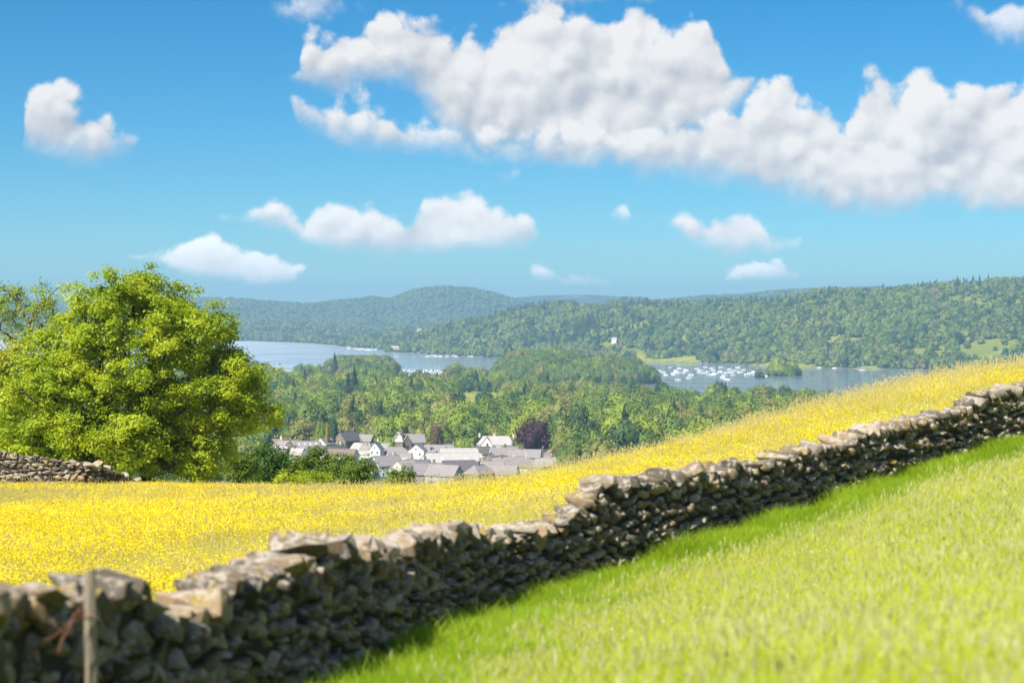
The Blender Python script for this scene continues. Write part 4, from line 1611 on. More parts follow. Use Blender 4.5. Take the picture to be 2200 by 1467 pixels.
def keep_trees(P, zmin=1.0):
    px = P[:, 0] / P[:, 1] * F + 1100
    z = ground_z(P[:, 0], P[:, 1])
    k_ = (z > zmin) & (on_field(px, P[:, 1]) < 0.5)
    hz_ = (px > HOUSE_ZONE[0]) & (px < HOUSE_ZONE[1]) & (P[:, 1] < HOUSE_ZONE[3])
    return k_ & ~hz_, z, px


P = jitter_grid(380, 1800, 880, 3120, lambda y: 15.0 if y < 1600 else 15.5)
ok, z, px = keep_trees(P, 1.2)
# trees behind the crest of the meadow on the right are out of sight
crest_py = np.interp(px, [1000, 1200, 1400, 1600, 1800, 2000], [1030, 1005, 970, 915, 850, 795])
vis = (HOR + (EYE - z - 19) / P[:, 1] * F) < crest_py
ok &= vis
P, z, px = P[ok], z[ok], px[ok]
tone = fbm(P[:, 0] / 120, P[:, 1] / 120)
hh = np.clip(rng.normal(15.0, 5.0, len(P)) + 8 * tone, 6, 27) * np.interp(P[:, 1], [880, 1200, 2000, 3000], [1.0, 1.0, 0.95, 1.0])
hh = np.where((px > 975) & (px < 1085) & (P[:, 1] > 1330) & (P[:, 1] < 1600), hh * 0.62, hh)
ww = hh * rng.uniform(0.80, 1.15, len(P))
kinds = np.array(['bright', 'mid', 'olive', 'dark', 'conifer'])
marina = (px > 838) & (px < 968) & (P[:, 1] > 2150) & (P[:, 1] < 3100)
hh = np.where((px > 560) & (px < 760) & (P[:, 1] > 2250) & (P[:, 1] < 2760), hh * 0.5, hh)
hh = np.where(marina, hh * 0.32, hh)
ww = np.where(marina, hh * 1.2, ww)
kp = rng.random(len(P))
kd = np.where(kp < 0.27, 'bright', np.where(kp < 0.60, 'mid', np.where(kp < 0.83, 'olive', np.where(kp < 0.96, 'dark', 'conifer'))))
ww = np.where(kd == 'conifer', hh * 0.40, ww)
hh = np.where(kd == 'conifer', hh * 1.15, hh)
inview = (px > 490) & (px < 1760)
big_i = np.argsort(-(hh * ww / P[:, 1] ** 2) * inview)[:300 - 72]
sel = np.zeros(len(P), bool)
sel[big_i] = True
BANDS = [(0, 1080, 'at the wood rim nearest us'), (1080, 1160, 'in first woodland belt behind town'), (1160, 1260, 'in second woodland belt behind town'), (1260, 9999, 'deep in the wood above town')]
ORD = lambda n: '%d%s' % (n, 'th' if 10 <= n % 100 <= 20 else {1: 'st', 2: 'nd', 3: 'rd'}.get(n % 10, 'th'))
cnt = {}
for i in sorted(big_i, key=lambda q: px[q]):
    band = [b[2] for b in BANDS if b[0] <= P[i, 1] < b[1]][0]
    key = (kd[i], band)
    cnt[key] = cnt.get(key, 0) + 1
    form = 'pointed conifer' if kd[i] == 'conifer' else 'rounded tree'
    put_tree(P[i, 0], P[i, 1], hh[i], ww[i], kd[i], '%s %s %s, %s from left' % (WORD[kd[i]], form, band, ORD(cnt[key])), 'spruce_tree' if kd[i] == 'conifer' else 'broadleaf_tree', 'woodland trees behind the town')
rest = ~sel
allsrc, start = [], {}
for k_ in ('bright', 'mid', 'olive', 'dark', 'conifer'):
    mk = rest & (kd == k_)
    q = mk.sum()
    scatter('woodland', np.c_[P[mk], z[mk] + 0.3], np.c_[np.zeros(q), np.zeros(q), rng.uniform(0, 6.283, q)], np.c_[ww[mk], ww[mk], hh[mk]], SRC[k_],
            label='%s %s of the wood between town and lake, one mass' % (WORD[k_], 'conifers' if k_ == 'conifer' else 'tree crowns'), cat='woodland')

# islands and the far shore: smaller crowns
FARB = [bpy.data.objects.new('far_broadleaf', crown_mesh(400 + i, 10, 220, 0.06, 'round', M['far_wood'])) for i in range(5)]
FARC = [bpy.data.objects.new('far_conifer', crown_mesh(420 + i, 9, 110, 0.07, 'cone', M['far_conifer'])) for i in range(3)]
isl = []
for ip, d, hw, hd, hgt in ISLANDS:
    if hw <= 0:
        continue
    n = int(hw / F * d * 2 * hd * 2 / 75) + 6
    a = rng.uniform(0, 6.283, n)
    q = np.sqrt(rng.uniform(0, 1, n)) * 0.92
    yy = d + np.sin(a) * q * hd
    isl.append(np.c_[X(ip + np.cos(a) * q * hw, d), yy])
I = np.concatenate(isl)
zi = ground_z(I[:, 0], I[:, 1])
m_ = zi > 0.15
I, zi = I[m_], zi[m_]
pxi = I[:, 0] / I[:, 1] * F + 1100
sz = rng.uniform(11, 20, len(I))
sz = np.where(I[:, 1] < 2300, sz * 0.55, sz)
sz = np.where((pxi > 1600) & (pxi < 1740), sz * np.interp(pxi, [1600, 1640, 1680, 1730], [0.25, 0.8, 1.0, 0.45]), sz)
sz = np.where(I[:, 1] > 4000, sz * np.where((pxi > 838) & (pxi < 862), 0.25, 0.85), sz)
scatter('island_woodland', np.c_[I, zi - 0.3], np.c_[np.zeros((len(I), 2)), rng.uniform(0, 6.283, len(I))], np.c_[sz * 1.05, sz * 1.05, sz], SRC['mid'] + SRC['olive'][:1] + SRC['dark'][:1], label='trees covering the wooded islands in the lake', cat='woodland')

P = np.r_[jitter_grid(1000, 2330, 3080, 5300, 12.5), jitter_grid(380, 1000, 4050, 6900, 15.0)]
px_ = P[:, 0] / P[:, 1] * F + 1100
P = P[P[:, 1] > np.interp(px_, FS_PX, FS_Y) + 4]
ok, z, px = keep_trees(P, 0.9)
ok &= rng.random(len(P)) < np.where(fbm(P[:, 0] / 210, P[:, 1] / 210) > 0.155, 0.16, 0.97)
P, z, px = P[ok], z[ok], px[ok]
con = (fbm(P[:, 0] / 160 + 5, P[:, 1] / 160, 3) + rng.normal(0, 0.10, len(P))) > 0.15
hh = np.clip(rng.lognormal(2.52, 0.30, len(P)), 6, 23)
for nm, mk, src, wf, lb in (('hillside_forest', ~con, FARB, 1.05, 'broadleaf forest covering the hillside across the lake'), ('conifer_forest', con, FARC, 0.5, 'dark conifer stands on the hillside across the lake')):
    q = mk.sum()
    h_ = hh[mk] * (1.25 if nm == 'conifer_forest' else 1)
    scatter(nm, np.c_[P[mk], z[mk] - 0.4], np.c_[np.zeros((q, 2)), rng.uniform(0, 6.283, q)], np.c_[h_ * wf, h_ * wf, h_], src, label=lb, cat='forest')
P = np.r_[jitter_grid(380, 1200, 6900, 9500, 24), jitter_grid(1250, 2050, 7200, 8700, 24)]
ok, z, px = keep_trees(P, 6.0)
ok &= fbm(P[:, 0] / 300, P[:, 1] / 300) < 0.17
P, z = P[ok], z[ok]
h_ = rng.uniform(9, 17, len(P))
scatter('far_hill_woodland', np.c_[P, z - 0.5], np.c_[np.zeros((len(P), 2)), rng.uniform(0, 6.283, len(P))], np.c_[h_ * 1.7, h_ * 1.7, h_], FARB, label='woods on the blue hills at the head of the lake', cat='woodland')


# ------------------------------------------------------------------ houses
def roof_mat(name, c):
    m, t, out = new_mat(name)
    tcn = t.new('ShaderNodeTexCoord')
    br = t.new('ShaderNodeTexBrick')
    t.l.new(tcn.outputs['Object'], br.inputs['Vector'])
    br.inputs['Scale'].default_value = 2.2
    br.inputs['Color1'].default_value = c4([k_ * 0.86 for k_ in c])
    br.inputs['Color2'].default_value = c4([min(1, k_ * 1.12) for k_ in c])
    br.inputs['Mortar'].default_value = c4([k_ * 0.6 for k_ in c])
    n = t.noise(tcn.outputs['Object'], 0.5, 4, 0.6)
    cc = t.mix(t.mapr(n, 0.3, 0.7), br.outputs[0], t.mix(1.0, br.outputs[0], (1.2, 1.15, 1.08, 1), 'MULTIPLY'))
    principled(t, out, cc, 0.6, None, 0.4)
    return m


M['slate'] = roof_mat('slate_roof', (0.235, 0.212, 0.215))
M['slate_pale'] = roof_mat('pale_slate_roof', (0.36, 0.34, 0.325))
M['slate_dark'] = roof_mat('dark_slate_roof', (0.11, 0.10, 0.108))
M['tile_brown'] = roof_mat('brown_tile_roof', (0.19, 0.135, 0.115))
M['felt'] = roof_mat('cream_flat_roof', (0.46, 0.43, 0.34))
M['white_wall'] = plain_mat('white_render', (0.76, 0.75, 0.72), 0.85, 0.04, 0.8)
M['cream_wall'] = plain_mat('cream_render', (0.60, 0.54, 0.43), 0.85, 0.08, 0.8)
M['grey_wall'] = plain_mat('grey_render', (0.38, 0.36, 0.34), 0.85, 0.1, 0.8)
M['stone_wall'] = plain_mat('house_stone', (0.21, 0.165, 0.125), 0.9, 0.25, 2.0)
M['pink_wall'] = plain_mat('pinkish_render', (0.52, 0.37, 0.30), 0.85, 0.08, 0.8)
M['glass'] = plain_mat('window_glass', (0.03, 0.035, 0.045), 0.12, 0.2, 1.0, 0.6)
M['frame'] = plain_mat('window_frame', (0.72, 0.71, 0.68), 0.6, 0.05)
M['door'] = plain_mat('house_door', (0.10, 0.07, 0.05), 0.6, 0.2)
M['skylight'] = plain_mat('roof_light', (0.45, 0.48, 0.50), 0.25, 0.1, 1.0, 0.6)


def window(W, x, z, face, parent, D, wx=1.05, wz=1.35):
    """window sunk in a frame on one face of a house: 'f' front, 'l' / 'r' gable ends"""
    a, b = wx / 2, wz / 2
    fr, gl = MB(), MB()
    e = 0.09

    def bx(mb, u0, u1, z0, z1, t0, t1):
        if face == 'f':
            mb.box(u0, u1, -D / 2 - t1, -D / 2 - t0, z0, z1)
        elif face == 'l':
            mb.box(-W / 2 - t1, -W / 2 - t0, u0, u1, z0, z1)
        else:
            mb.box(W / 2 + t0, W / 2 + t1, u0, u1, z0, z1)
    bx(gl, x - a + e, x + a - e, z - b + e, z + b - e, -0.02, 0.02)
    bx(fr, x - a, x - a + e, z - b, z + b, -0.02, 0.06)
    bx(fr, x + a - e, x + a, z - b, z + b, -0.02, 0.06)
    bx(fr, x - a + e, x + a - e, z + b - e, z + b, -0.02, 0.06)
    bx(fr, x - a - 0.08, x + a + 0.08, z - b - 0.1, z - b, -0.02, 0.13)
    wn = gl.build('window', M['glass'], parent)
    fr.build('frame', M['frame'], wn)


def house(px, y, W, D, eave, rise, rz, wall, roof, label, chim=(), wins='f', nwin=3, floors=2, hip=0.0, dormers=0, skylights=0, name='house', base=None, cross=None):
    x = X(px, y)
    if y < 930:                                      # the nearest row: larger buildings
        W, D, eave, rise = W * 1.3, D * 1.25, eave * 1.2, rise * 1.3
    g0 = gz(x, y) if base is None else base
    root = empty(name, (x, y, g0 - 0.2), R(rz))
    tag(root, label, 'house' if name != 'barn' else 'barn')
    w2, d2_ = W / 2, D / 2
    mb = MB()
    hx = hip * w2
    mb.add([(-w2, -d2_, -2.5), (w2, -d2_, -2.5), (w2, d2_, -2.5), (-w2, d2_, -2.5), (-w2, -d2_, eave), (w2, -d2_, eave), (w2, d2_, eave), (-w2, d2_, eave), (-w2 + hx, 0, eave + rise), (w2 - hx, 0, eave + rise)],
           [(3, 2, 1, 0), (0, 1, 5, 4), (2, 3, 7, 6), (1, 2, 6, 9, 5) if not hip else (1, 2, 6, 5), (3, 0, 4, 8, 7) if not hip else (3, 0, 4, 7)])
    mb.build('wall', M[wall], root)
    # roof: slabs with eaves overhanging the walls
    oh, th = 0.35, 0.22
    sl = rise / d2_
    ze = eave - oh * sl
    x0, x1 = -w2 - (0.25 if not hip else oh), w2 + (0.25 if not hip else oh)
    r0, r1 = (-w2 - 0.25, w2 + 0.25) if not hip else (-w2 + hx, w2 - hx)
    rf = MB()
    up = 0.04
    for s in (-1, 1):
        a = [(x0, s * (d2_ + oh), ze + up), (x1, s * (d2_ + oh), ze + up), (r1, 0, eave + rise + up), (r0, 0, eave + rise + up)]
        b = [(q[0], q[1], q[2] + th) for q in a]
        rf.add(a + b, [(0, 1, 2, 3), (7, 6, 5, 4), (0, 4, 5, 1), (1, 5, 6, 2), (3, 7, 4, 0)])
    if hip:
        for s in (-1, 1):
            xe, xr = s * (w2 + oh), s * (w2 - hx)
            a = [(xe, -d2_ - oh, ze + up), (xe, d2_ + oh, ze + up), (xr, 0, eave + rise + up)]
            b = [(q[0], q[1], q[2] + th) for q in a]
            rf.add(a + b, [(0, 1, 2), (5, 4, 3), (0, 3, 4, 1)])
    ro = rf.build('roof', M[roof], root)
    MB().box(r0, r1, -0.16, 0.16, eave + rise + 0.12, eave + rise + 0.36).build('ridge', M[roof], ro)
    for cx in chim:
        zc = eave + rise - 0.6
        yo = 0.0
        c = MB().box(cx * w2 - 0.55, cx * w2 + 0.55, yo - 0.42, yo + 0.42, zc, zc + 2.2)
        c.box(cx * w2 - 0.65, cx * w2 + 0.65, yo - 0.52, yo + 0.52, zc + 2.2, zc + 2.38)
        co = c.build('chimney', M['stone_wall' if wall != 'white_wall' else 'cream_wall'], root)
        for q in (-0.28, 0.28):
            MB().tube([(cx * w2 + q, yo, zc + 2.38), (cx * w2 + q, yo, zc + 2.85)], 0.14, 6).build('chimney_pot', M['pink_wall'], co)
    fh = eave / floors
    if 'f' in wins:
        for i in range(nwin):
            for fl in range(floors):
                wx_ = -w2 + W * (i + 0.5) / nwin
                if fl == 0 and i == nwin // 2:
                    MB().box(wx_ - 0.5, wx_ + 0.5, -d2_ - 0.05, -d2_ + 0.05, 0.2, 2.3).build('door', M['door'], root)
                else:
                    window(W, wx_, fh * fl + fh * 0.58, 'f', root, D)
    for sd_ in 'lr':
        if sd_ in wins:
            for fl in range(floors):
                for q in (-0.24, 0.24):
                    window(W, q * D, fh * fl + fh * 0.58, sd_, root, D)
            window(W, 0.0, eave + rise * 0.30, sd_, root, D, 0.8, 1.1)
    for i in range(dormers):
        dx = -w2 + W * (i + 0.5) / dormers
        zb = eave + rise * 0.25
        yb_ = -d2_ * 0.78
        dm = MB()
        dm.box(dx - 0.9, dx + 0.9, yb_, -0.5, zb - 0.3, zb + 1.3)
        do = dm.build('dormer', M[wall], root)
        MB().add([(dx - 1.15, yb_ - 0.25, zb + 1.25), (dx + 1.15, yb_ - 0.25, zb + 1.25), (dx + 1.15, -0.3, zb + 1.25), (dx - 1.15, -0.3, zb + 1.25), (dx, yb_ - 0.25, zb + 2.2), (dx, -0.3, zb + 2.2)], [(0, 1, 4), (3, 5, 2), (1, 2, 5, 4), (0, 4, 5, 3), (0, 3, 2, 1)]).build('dormer_roof', M[roof], do)
        MB().box(dx - 0.55, dx + 0.55, yb_ - 0.06, yb_ + 0.02, zb + 0.1, zb + 1.1).build('dormer_window', M['glass'], do)
    for i in range(skylights):
        dx = -w2 + W * (i + 0.7) / (skylights + 0.4)
        t0, t1 = 0.42, 0.68
        ya, yb_ = -d2_ * (1 - t0), -d2_ * (1 - t1)
        za, zb = eave + rise * t0 + 0.28, eave + rise * t1 + 0.28
        MB().add([(dx - 0.55, ya, za), (dx + 0.55, ya, za), (dx + 0.55, yb_, zb), (dx - 0.55, yb_, zb), (dx - 0.55, ya, za + 0.1), (dx + 0.55, ya, za + 0.1), (dx + 0.55, yb_, zb + 0.1), (dx - 0.55, yb_, zb + 0.1)], [(4, 5, 6, 7), (0, 1, 5, 4), (1, 2, 6, 5), (2, 3, 7, 6), (3, 0, 4, 7)]).build('skylight', M['skylight'], root)
    if cross:                                        # a gabled wing towards the viewer
        cx, cw, cd, ch = cross
        cx *= w2
        g = MB().add([(cx - cw / 2, -d2_ - cd, -2.5), (cx + cw / 2, -d2_ - cd, -2.5), (cx + cw / 2, -d2_ + 0.2, -2.5), (cx - cw / 2, -d2_ + 0.2, -2.5), (cx - cw / 2, -d2_ - cd, eave), (cx + cw / 2, -d2_ - cd, eave), (cx + cw / 2, -d2_ + 0.2, eave), (cx - cw / 2, -d2_ + 0.2, eave), (cx, -d2_ - cd, eave + ch), (cx, -d2_ + 0.2, eave + ch)],
                     [(0, 1, 5, 8, 4), (1, 2, 6, 5), (3, 0, 4, 7)])
        wg = g.build('wing', M[wall], root)
        rr = MB()
        s2 = ch / (cw / 2)
        for s in (-1, 1):
            a = [(cx + s * (cw / 2 + 0.3), -d2_ - cd - 0.3, eave - 0.3 * s2 + up), (cx + s * (cw / 2 + 0.3), 0, eave - 0.3 * s2 + up), (cx, 0, eave + ch + up), (cx, -d2_ - cd - 0.3, eave + ch + up)]
            b = [(q[0], q[1], q[2] + th) for q in a]
            rr.add(a + b, [(0, 1, 2, 3), (7, 6, 5, 4), (0, 4, 5, 1), (3, 7, 4, 0)])
        rr.build('wing_roof', M[roof], wg)
        gl = MB().box(cx - 0.6, cx + 0.6, -d2_ - cd - 0.05, -d2_ - cd + 0.03, eave * 0.55, eave * 0.55 + 1.5)
        gl.build('wing_window', M['glass'], wg)
    return root


house(592, 1075, 9.5, 8, 4.6, 3.6, -22, 'white_wall', 'tile_brown', 'white cottage with reddish brown roof, leftmost of the town row', (0.8,), 'fr', 2)
house(618, 1060, 11, 8, 4.8, 3.6, -14, 'stone_wall', 'slate', 'stone cottage with twin gables and a stout chimney, beside the white cottage', (0.3,), 'f', 3, cross=(0.45, 5.5, 1.2, 3.4))
house(660, 1055, 14, 9, 4.6, 3.8, 12, 'cream_wall', 'slate', 'cream house with a row of skylights in its slate roof', (), 'fl', 3, skylights=4)
house(699, 1062, 10.5, 8, 6.6, 3.4, 62, 'white_wall', 'slate', 'white house with small dark windows, gable turned to the right', (), 'flr', 3)
house(746, 1068, 13, 9.5, 8.2, 5.0, 52, 'stone_wall', 'slate_dark', 'tall brown stone house with steep dark roof and high chimneys', (-0.85, 0.85), 'fl', 3)
house(783, 1075, 11, 9, 7.4, 3.6, -18, 'grey_wall', 'slate', 'grey-roofed house with pale walls, right of the tall brown gable', (0.0,), 'fr', 3)
house(747, 1010, 30, 13, 4.2, 1.2, -7, 'white_wall', 'felt', 'long low shed with broad cream roof in the middle of the town', (), '', 0, floors=1, name='barn')
house(735, 985, 16, 8.5, 5.6, 3.0, -18, 'white_wall', 'tile_brown', 'white house with a plain brown roof in front of the cream shed', (), 'fr', 4)
house(809, 1000, 8.5, 6.0, 7.6, 3.6, 80, 'white_wall', 'slate', 'narrow bright white gable house right of the cream shed', (0.7,), 'l', 2)
house(850, 1012, 15, 9, 5.0, 3.0, 6, 'white_wall', 'slate', 'white house with grey hipped roof, right of the narrow white gable', (), 'f', 4, hip=0.5)
house(853, 1062, 8.5, 8.0, 8.0, 5.0, -10, 'stone_wall', 'slate_pale', 'house with a very steep pale roof behind the hipped white house', (0.6,), 'f', 2, hip=0.55)
house(886, 1066, 13.5, 9, 7.2, 4.6, 12, 'stone_wall', 'slate', 'stone villa with sharp gables and paired chimneys', (-0.9, 0.1, 0.9), 'fr', 3, cross=(-0.55, 5.0, 1.5, 4.4))
house(897, 985, 11, 8.5, 8.2, 3.4, 84, 'white_wall', 'slate', 'large white house, plain gable with one slit window facing us', (), 'l', 1, floors=2)
house(944, 1015, 16, 8.5, 5.6, 3.4, -5, 'grey_wall', 'slate', 'long slate-roofed terrace with two dormers', (0.95,), 'f', 4, dormers=2)
house(986, 985, 20, 9.5, 5.4, 3.8, 4, 'grey_wall', 'slate_pale', 'long pale slate roof behind the front terrace', (0.98,), 'f', 5)
house(975, 915, 21, 10, 4.4, 4.6, 5, 'grey_wall', 'slate_pale', 'broad front roof of grey slate with two pale roof lights', (0.97,), 'f', 5, skylights=2)
house(1066, 1070, 21, 11, 6.2, 4.4, -6, 'white_wall', 'slate_pale', 'large pale villa with hipped roof and tall end chimneys beside the copper beech', (-0.92, -0.1, 0.95), 'f', 5, hip=0.28, cross=(-0.45, 6.5, 1.4, 4.2))
house(1052, 965, 9.5, 8.5, 4.4, 3.4, 82, 'stone_wall', 'slate', 'low dark gable end among the slate roofs, middle of the front town', (), 'l', 1, floors=1)
house(1082, 1000, 15, 10, 4.8, 3.8, 10, 'cream_wall', 'slate', 'slate-roofed hall with cream walls, below the pale villa', (0.1,), 'f', 4)
house(1128, 985, 17, 9.5, 4.6, 3.8, -8, 'grey_wall', 'slate', 'slate terrace roof below the copper beech', (-0.2,), 'f', 4)
house(1140, 1028, 11, 8, 3.2, 2.2, -14, 'white_wall', 'felt', 'white-walled house with a very pale roof under the copper beech', (), 'f', 4)
house(1178, 960, 11, 9.5, 3.8, 3.2, 0, 'cream_wall', 'slate', 'grey hipped roof at the right end of the town', (), 'f', 3, hip=0.7)
house(898, 900, 9, 7, 4.0, 3.0, -12, 'stone_wall', 'slate_dark', 'small dark slate roof with a stone chimney in front of the large white gable', (-0.5, 0.6), 'f', 2)
house(905, 870, 12, 8, 3.6, 3.6, 18, 'grey_wall', 'slate', 'pale grey roof at the meadow edge, leftmost of the front row', (), 'f', 3)
house(830, 905, 11, 8, 4.6, 3.4, 35, 'white_wall', 'slate', 'white-walled house with grey roof at the meadow edge near the small bush', (0.6,), 'flr', 3)
house(795, 900, 9, 7.5, 4.0, 3.0, 64, 'white_wall', 'slate_dark', 'small white house behind the light green bush on the meadow edge', (), 'lf', 2)
house(1055, 895, 10, 8, 3.6, 3.0, -6, 'cream_wall', 'slate', 'cream-walled low house at the meadow edge, middle of the front row', (-0.8,), 'f', 3)
house(1100, 905, 10, 8, 3.4, 2.8, 14, 'grey_wall', 'slate', 'low grey house at the meadow edge, second from the right of the front row', (0.7,), 'f', 3)
house(1140, 925, 9.5, 8, 3.0, 2.8, -10, 'white_wall', 'slate', 'low pale house at the meadow edge, rightmost of the front row', (), 'f', 3)
house(1015, 890, 8, 7.5, 3.8, 3.2, 75, 'stone_wall', 'slate', 'little gabled outbuilding beside the broad front roof', (), 'l', 1, floors=1)
house(620, 1130, 7.5, 7, 9.0, 1.0, -10, 'cream_wall', 'felt', 'boxy pale tower-like house above the left cottages', (), 'f', 2, floors=3)
house(590, 1120, 9, 7, 5.6, 2.6, 0, 'white_wall', 'slate_pale', 'pale house just left of the boxy tower-like one', (), 'f', 3)
house(655, 1150, 10, 8, 5.0, 3.4, -35, 'white_wall', 'slate_pale', 'white house with pale roof behind the skylight house', (), 'fr', 3)
house(509, 1120, 9, 8, 6.0, 3.0, 10, 'cream_wall', 'slate_pale', 'pale house glimpsed through the lowest oak branches', (), 'f', 3)
house(669, 1255, 7, 7, 9.5, 4.0, 20, 'cream_wall', 'tile_brown', 'cream house standing in the trees right of the purple tree', (0.5,), 'f', 2)
house(707, 1420, 9, 8, 11.0, 4.0, -10, 'cream_wall', 'slate', 'house showing only its gable among the trees high above the town', (-0.7, 0.7), 'f', 3)
house(945, 1260, 7, 7, 12.0, 3.0, 80, 'white_wall', 'slate', 'small bright white gable alone in the wood behind the brown cedar', (), 'l', 2)
house(1442, 965, 11, 7, 6.5, 2.8, -8, 'pink_wall', 'tile_brown', 'pinkish house just showing over the meadow edge at right', (), 'f', 4)
# smaller roofs packed between the larger ones
HX = [(px_, y_) for px_, y_ in ((575, 1035), (604, 1020), (640, 1015), (668, 1005), (690, 1030), (722, 1040), (770, 1050), (795, 1040), (820, 1040), (838, 975), (868, 960), (860, 925), (925, 960), (930, 1045), (958, 1050), (940, 930), (1010, 940), (1030, 1010), (1000, 1040), (1075, 940), (1108, 955), (1095, 1040), (1160, 1010), (1190, 1000), (1175, 925), (1120, 900), (985, 880), (955, 865), (1030, 865), (1080, 875), (870, 885), (925, 885), (1205, 985), (545, 1060), (560, 1090), (530, 1095))]
WALLW = {'white_wall': 'white', 'grey_wall': 'grey', 'cream_wall': 'cream', 'stone_wall': 'stone'}
ROOFW = {'slate': 'slate', 'slate_pale': 'pale slate', 'slate_dark': 'dark slate', 'tile_brown': 'brown tile'}
rr_ = random.Random(5)
hc = {}
for px_, y_ in sorted(HX):
    wl = rr_.choice(('white_wall', 'grey_wall', 'cream_wall', 'stone_wall', 'grey_wall'))
    rf_ = rr_.choice(('slate', 'slate', 'slate_pale', 'slate_dark', 'tile_brown'))
    hc[(wl, rf_)] = hc.get((wl, rf_), 0) + 1
    house(px_, y_, rr_.uniform(7, 12), rr_.uniform(6, 8), rr_.uniform(3.2, 5.0), rr_.uniform(2.6, 3.6), rr_.uniform(-40, 60), wl, rf_, 'small %s-walled house with %s roof packed in the town, %s from left' % (WALLW[wl], ROOFW[rf_], ORD(hc[(wl, rf_)])), (rr_.uniform(-0.8, 0.8),) if rr_.random() < 0.7 else (), rr_.choice(('f', 'fl', 'fr')), 2, hip=rr_.choice((0, 0, 0, 0.4)))
tc_ = {}
for px_, y_ in ((568, 1050), (632, 1040), (650, 1028), (678, 1040), (712, 1022), (730, 1052), (800, 1025), (826, 1020), (842, 1040), (872, 1040), (915, 1035), (935, 995), (965, 1030), (1020, 1050), (1030, 985), (1044, 1040), (1110, 1025), (1118, 1045), (1172, 1040), (1195, 1030), (1160, 985), (1015, 915), (1090, 925), (940, 905), (885, 950), (820, 945), (845, 900), (780, 960), (760, 940), (700, 950), (655, 960), (615, 990), (580, 1000)):
    k_ = rr_.choice(('bright', 'mid', 'mid', 'dark', 'olive'))
    tc_[k_] = tc_.get(k_, 0) + 1
    h_ = rr_.uniform(4.5, 8.5) if y_ > 1000 else rr_.uniform(3.5, 6)
    put_tree(X(px_, y_), y_, h_, h_ * rr_.uniform(0.8, 1.2), k_, 'small %s garden tree among the town houses, %s from left' % (WORD[k_], ORD(tc_[k_])), 'garden_tree', 'garden trees in the town')
# by the lake
house(848, 4640, 30, 12, 9.5, 4.5, -12, 'pink_wall', 'slate_pale', 'pinkish boathouse hotel on the wooded island at the lake narrows', (-0.6, 0.6), 'f', 6, hip=0.4, base=1.4)
house(695, 5850, 22, 12, 9, 5, 10, 'pink_wall', 'tile_brown', 'pinkish lakeside house below the far left shore woods', (0.5,), 'f', 5, base=4)
house(1320, 4010, 12, 9, 9, 4, -8, 'white_wall', 'slate_pale', 'white house in the trees on the far hillside above the long island', (), 'f', 4)
house(901, 5300, 14, 9, 8, 5, 5, 'white_wall', 'slate_pale', 'tiny white house in the far hillside woods above the boathouse hotel', (), 'f', 3)
house(842, 2960, 17, 10, 5, 4.5, 15, 'grey_wall', 'tile_brown', 'brown-roofed boat shed at the left end of the marina', (), 'f', 4, name='barn')
house(622, 2760, 12, 9, 5.5, 4.5, 10, 'cream_wall', 'slate_pale', 'pale lodge beside the left lakeside meadow', (), 'f', 3)

# ------------------------------------------------------------------ boats
M['hull'] = plain_mat('white_gelcoat', (0.80, 0.80, 0.79), 0.3, 0.03, 1.0, 0.5)
M['deck'] = plain_mat('boat_deck', (0.62, 0.58, 0.50), 0.6, 0.08, 1.0)
M['spar'] = plain_mat('alloy_mast', (0.62, 0.63, 0.65), 0.4, 0.05, 1.0, 0.5)
M['bluecover'] = plain_mat('blue_sail_cover', (0.05, 0.10, 0.30), 0.7, 0.1, 1.0)
M['antifoul'] = plain_mat('boat_waterline', (0.06, 0.07, 0.12), 0.6, 0.1, 1.0)


def hull_mesh(mb, L, B, Hh, n=9):
    rows = []
    for i in range(n):
        t = i / (n - 1)
        xx = -L / 2 + L * t
        bw = B / 2 * (0.72 + 0.28 * math.sin(min(t / 0.45, 1) * math.pi / 2)) * (1 - max(0, (t - 0.42) / 0.58) ** 2.1) + 0.03
        sheer = Hh * (1.0 + 0.30 * (t - 0.35) ** 2 * 2)
        rows.append([(xx, -bw, sheer), (xx, -bw * 0.80, 0.05), (xx, 0, -0.35), (xx, bw * 0.80, 0.05), (xx, bw, sheer)])
    vs = [p for r_ in rows for p in r_]
    fs = []
    for i in range(n - 1):
        for k_ in range(4):
            a = i * 5 + k_
            fs.append((a, a + 1, a + 6, a + 5))
        fs.append((i * 5 + 4, i * 5, i * 5 + 5, i * 5 + 9))
    fs.append((0, 4, 3, 2, 1))
    mb.add(vs, fs)


def make_yacht():
    root = empty('sailing_yacht', (0, 0, 0))
    L = 9.5
    mb = MB()
    hull_mesh(mb, L, 3.0, 1.15)
    mb.build('hull', M['hull'], root, True)
    MB().add([(-1.6, -0.85, 1.1), (2.2, -0.7, 1.1), (2.2, 0.7, 1.1), (-1.6, 0.85, 1.1), (-1.5, -0.75, 1.75), (1.6, -0.5, 1.6), (1.6, 0.5, 1.6), (-1.5, 0.75, 1.75)], [(4, 5, 6, 7), (0, 1, 5, 4), (1, 2, 6, 5), (2, 3, 7, 6), (3, 0, 4, 7)]).build('cabin', M['deck'], root)
    MB().tube([(0.9, 0, 1.0), (0.9, 0, 13.2)], [0.17, 0.12], 6).build('mast', M['spar'], root)
    MB().tube([(0.8, 0, 2.7), (-3.2, 0, 2.6)], [0.26, 0.16], 6).build('boom', M['bluecover'], root)
    mb = MB()
    mb.tube([(4.6, 0, 1.4), (0.9, 0, 13.0)], 0.03, 3)
    mb.tube([(-4.6, 0, 1.3), (0.9, 0, 13.1)], 0.03, 3)
    mb.build('rigging', M['spar'], root)
    return root


